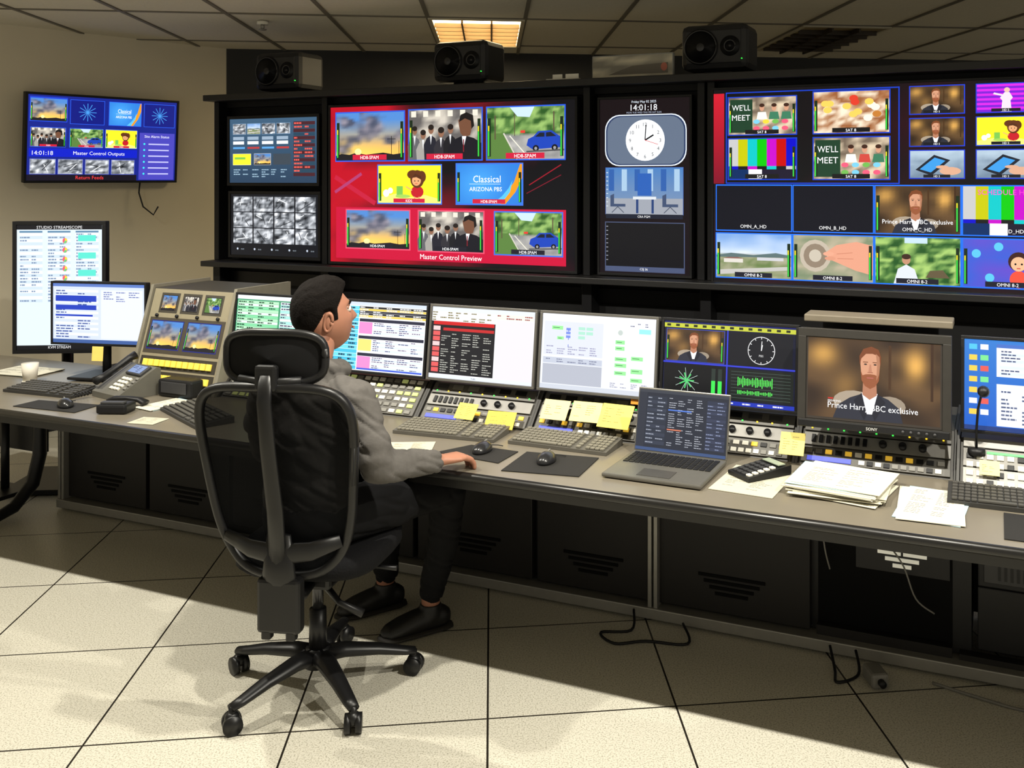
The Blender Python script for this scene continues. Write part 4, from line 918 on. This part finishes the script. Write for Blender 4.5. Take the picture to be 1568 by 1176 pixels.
def shoe(ank,toe):
    a=Vector(ank); t=Vector(toe); d=(t-a); d.z=0; d.normalize(); s=Vector((-d.y,d.x,0))
    m=MB(); g=lambda f,z:(a.x+d.x*f,a.y+d.y*f,z)
    m.sweep([g(-.075,.05),g(-.05,.052),g(0,.055),g(.06,.05),g(.12,.042),g(.165,.034),g(.19,.03)],[(.022,.025),(.034,.042),(.038,.05),(.043,.045),(.046,.036),(.038,.027),(.015,.014)],SH,20,side=s)
    m.cyl((a.x,a.y,.06),(a.x,a.y,.11),.042,SH,.04)
    finish(m,'shoe',.006,3,par=man)
    m=MB(); m.sweep([g(-.085,.012),g(-.05,.012),g(0,.012),g(.07,.012),g(.13,.012),g(.18,.014),g(.2,.018)],[(.02,.01),(.038,.012),(.04,.012),(.047,.012),(.05,.012),(.038,.011),(.012,.008)],mat('shoe_sole',(38,35,32),.7),16,side=s)
    o=m.build('shoe_sole',Matrix.Identity(4)); o.parent=man; o.matrix_world=Matrix.Identity(4)
    m=MB(); m.cyl((a.x,a.y,.09),(a.x+.003,a.y,.17),.034,SK,.037); o=m.build('ankle',Matrix.Identity(4)); o.parent=man; o.matrix_world=Matrix.Identity(4)
shoe((-.66,3.60,.1),(-.86,3.49,0)); shoe((-.875,3.785,.1),(-1.02,3.70,0))
def hand(wr,d,upv,mir,curl=1.0):
    d=Vector(d).normalized(); u=Vector(upv); u=(u-d*u.dot(d)).normalized(); s=d.cross(u)*mir
    w=Vector(wr); m=MB()
    m.sweep([w-d*.03,w,w+d*.03,w+d*.06,w+d*.082],[(.025,.02),(.026,.018),(.036,.016),(.042,.015),(.038,.012)],SK,18,side=s)
    for i,(o,L) in enumerate([(.030,.070),(.011,.078),(-.009,.073),(-.028,.058)]):
        b0=w+d*.078+s*o; p=[w+d*.05+s*o*.8,b0]; an=0; cur=b0
        for j,fr in enumerate((.45,.32,.25)):
            an+=R([24,38,30][j]*curl); cur=cur+(d*math.cos(an)-u*math.sin(an))*L*fr; p.append(cur)
        chain(m,p,[.010,.0098,.0090,.0082,.0072],SK)
    chain(m,[w+d*.015+s*.022,w+d*.04+s*.045-u*.008,w+d*.065+s*.052-u*.016,w+d*.088+s*.045-u*.022],[.014,.012,.0105,.009],SK)
    finish(m,'hand',.003,2,par=man)
hand((-.548,3.173,.778),(.74,.62,-.02),(0,0,1),-1,.85); hand((-.965,3.45,.785),(.5,.85,-.1),(0,0,1),1,.8)
# head
HM=Matrix.Translation((-.962,3.242,1.245))@Matrix.Rotation(R(-55),4,'Z')@Matrix.Rotation(R(11),4,'X')
def hp(x,y,z,off=0):
    a,b_,c_=.076,.098,.118
    p=Vector((a*x,b_*y,c_*z)); k=max(0,-z)
    p.x*=1-.27*k**1.6; 
    if y<0: p.y*=1-.40*k
    else: p.y*=1-.08*k; p.y+=.010*k
    if y>0: p.x*=1-.06*y
    if y>.2:
        g=lambda cx,cz,sx,sz:math.exp(-((abs(p.x)-cx)/sx)**2-((p.z-cz)/sz)**2)
        n_=math.exp(-(p.x/.0105)**2)*(math.exp(-((p.z+.026)/.028)**2) if p.z>-.026 else math.exp(-((p.z+.026)/.009)**2))
        dd=.021*n_+.006*g(.0,.034,.05,.010)-.011*g(.032,.014,.015,.013)+.006*g(0,-.055,.02,.006)+.005*g(0,-.067,.018,.006)-.004*g(0,-.061,.022,.003)+.009*g(0,-.093,.022,.016)+.004*g(.042,-.015,.018,.018)
        p.y+=dd
    if off:
        nn=Vector((x/a,y/b_,z/c_)).normalized(); p+=nn*off
    return p
def hairw(p):
    y,z=p.y,p.z
    if y>.062: hl=.068
    elif y>.03: hl=.068-(.062-y)/.032*.041
    elif y>.012: hl=-.012
    elif y>-.015: hl=.026
    else: hl=.026+(y+.015)*1.4
    if y<-.055: hl=-.052
    return max(0,min(1,(z-hl)/.014))
def headmesh(kind):
    nu,nv=96,72; vs=[];fs=[]
    for i in range(nv+1):
        th=math.pi*i/nv
        for k in range(nu):
            ph=2*math.pi*k/nu; x,y,z=math.sin(th)*math.cos(ph),math.sin(th)*math.sin(ph),math.cos(th)
            if kind=='skin': vs.append(hp(x,y,z))
            else:
                b0=hp(x,y,z); w=hairw(b0); q=noise.noise(Vector((b0.x*90,b0.y*50,b0.z*50)))*.7+noise.noise(b0*170)*.5
                side=min(1,max(0,(z+.1)*1.5))
                top=max(0,z)*.013+ (.014*max(0,y)*max(0,z)*2)
                vs.append(hp(x,y,z,-.004*(1-w)+w*(.004+.006*side+top+.0028*q*(.3+side))))
    for i in range(nv):
        for k in range(nu): fs.append([i*nu+k,(i+1)*nu+k,(i+1)*nu+(k+1)%nu,i*nu+(k+1)%nu])
    return vs,fs
def child(mb,name,M):
    o=mb.build(name,Matrix.Identity(4)); o.parent=man; o.matrix_world=M; return o
h=MB(); vs,fs=headmesh('skin'); h.add(vs,fs,SK,None,True); child(h,'head',HM)
h=MB(); vs,fs=headmesh('hair'); h.add(vs,fs,HR,None,True); child(h,'hair',HM)
h=MB()
for sg in(-1,1):
    EMt=Matrix.Translation((sg*.077,-.010,-.006))@Matrix.Rotation(R(-sg*22),4,'Z')@Matrix.Rotation(R(-8),4,'X')
    pts=[(0,.013*math.cos(t)+.004*math.sin(t),(.031 if math.sin(t)>0 else .029)*math.sin(t)) for t in [k*math.pi/10 for k in range(21)]]
    h.sweep(pts,[.0055+.0015*max(0,math.sin(k*math.pi/10)) for k in range(21)],SK,8,EMt); h.ball((0,0,0),(.004,.012,.025),SK,EMt); h.ball((sg*.002,.01,-.004),(.005,.005,.008),SK,EMt)
    h.ball((sg*.031,.081,.014),.0115,mat('eye_white',(225,222,214),.2),None); h.ball((sg*.031,.0905,.014),(.0055,.003,.0055),mat('iris_dark',(50,32,22),.2)); 
    h.sweep([(sg*.018,.080,.019),(sg*.031,.084,.0235),(sg*.044,.077,.018)],[.003,.0045,.003],SK,8)
    h.sweep([(sg*.014,.094,.031),(sg*.03,.094,.036),(sg*.047,.083,.031)],[.003,.004,.002],HR,8)
h.sweep([(-.022,.091,-.061),(0,.098,-.060),(.022,.091,-.061)],[.002,.0035,.002],mat('lips',(150,88,78),.5),8)
child(h,'face_features',HM)
h=MB(); h.sweep([(-.983,3.185,1.05),(-.978,3.2,1.11),(-.972,3.222,1.17),(-.966,3.236,1.21)],[.062,.057,.056,.052],SK,24); o=h.build('neck',Matrix.Identity(4)); o.parent=man; o.matrix_world=Matrix.Identity(4)

# ------------------------------------------------------------------ lights
def spot(s,t,e,col=(1,.95,.83),size=150,rad=.03,bl=.5):
    l=bpy.data.lights.new('ceiling_downlight_lamp','SPOT'); l.energy=e; l.color=col; l.spot_size=R(size); l.spot_blend=bl; l.shadow_soft_size=rad
    o=bpy.data.objects.new('ceiling_downlight_lamp',l); scene.collection.objects.link(o); o.matrix_world=C(s,t,2.68)
for s,e in ((-4.3,140),(-2.9,160),(-1.4,178),(.1,195),(1.4,180)): spot(s,2.3,e)
w=bpy.data.worlds.new('World'); scene.world=w; w.use_nodes=True
w.node_tree.nodes['Background'].inputs[0].default_value=(1,.94,.81,1); w.node_tree.nodes['Background'].inputs[1].default_value=.44
l=bpy.data.lights.new('ceiling_area_lamp','AREA'); l.energy=22; l.color=(1,.82,.5); l.size=.6; l.shape='RECTANGLE'; l.size_y=1.2
o=bpy.data.objects.new('troffer_lamp',l); scene.collection.objects.link(o); o.matrix_world=TM@Matrix.Translation((-.09,6.65,2.69))

# ------------------------------------------------------------------ camera
cam=bpy.data.cameras.new('camera'); co=bpy.data.objects.new('camera',cam); scene.collection.objects.link(co)
co.location=(0,0,1.72); co.rotation_euler=(R(90),0,0)
cam.sensor_width=36; cam.sensor_fit='HORIZONTAL'; cam.lens=36*1450/1568; cam.shift_x=-141/1568; cam.shift_y=-314/1568; cam.clip_start=.05
scene.camera=co
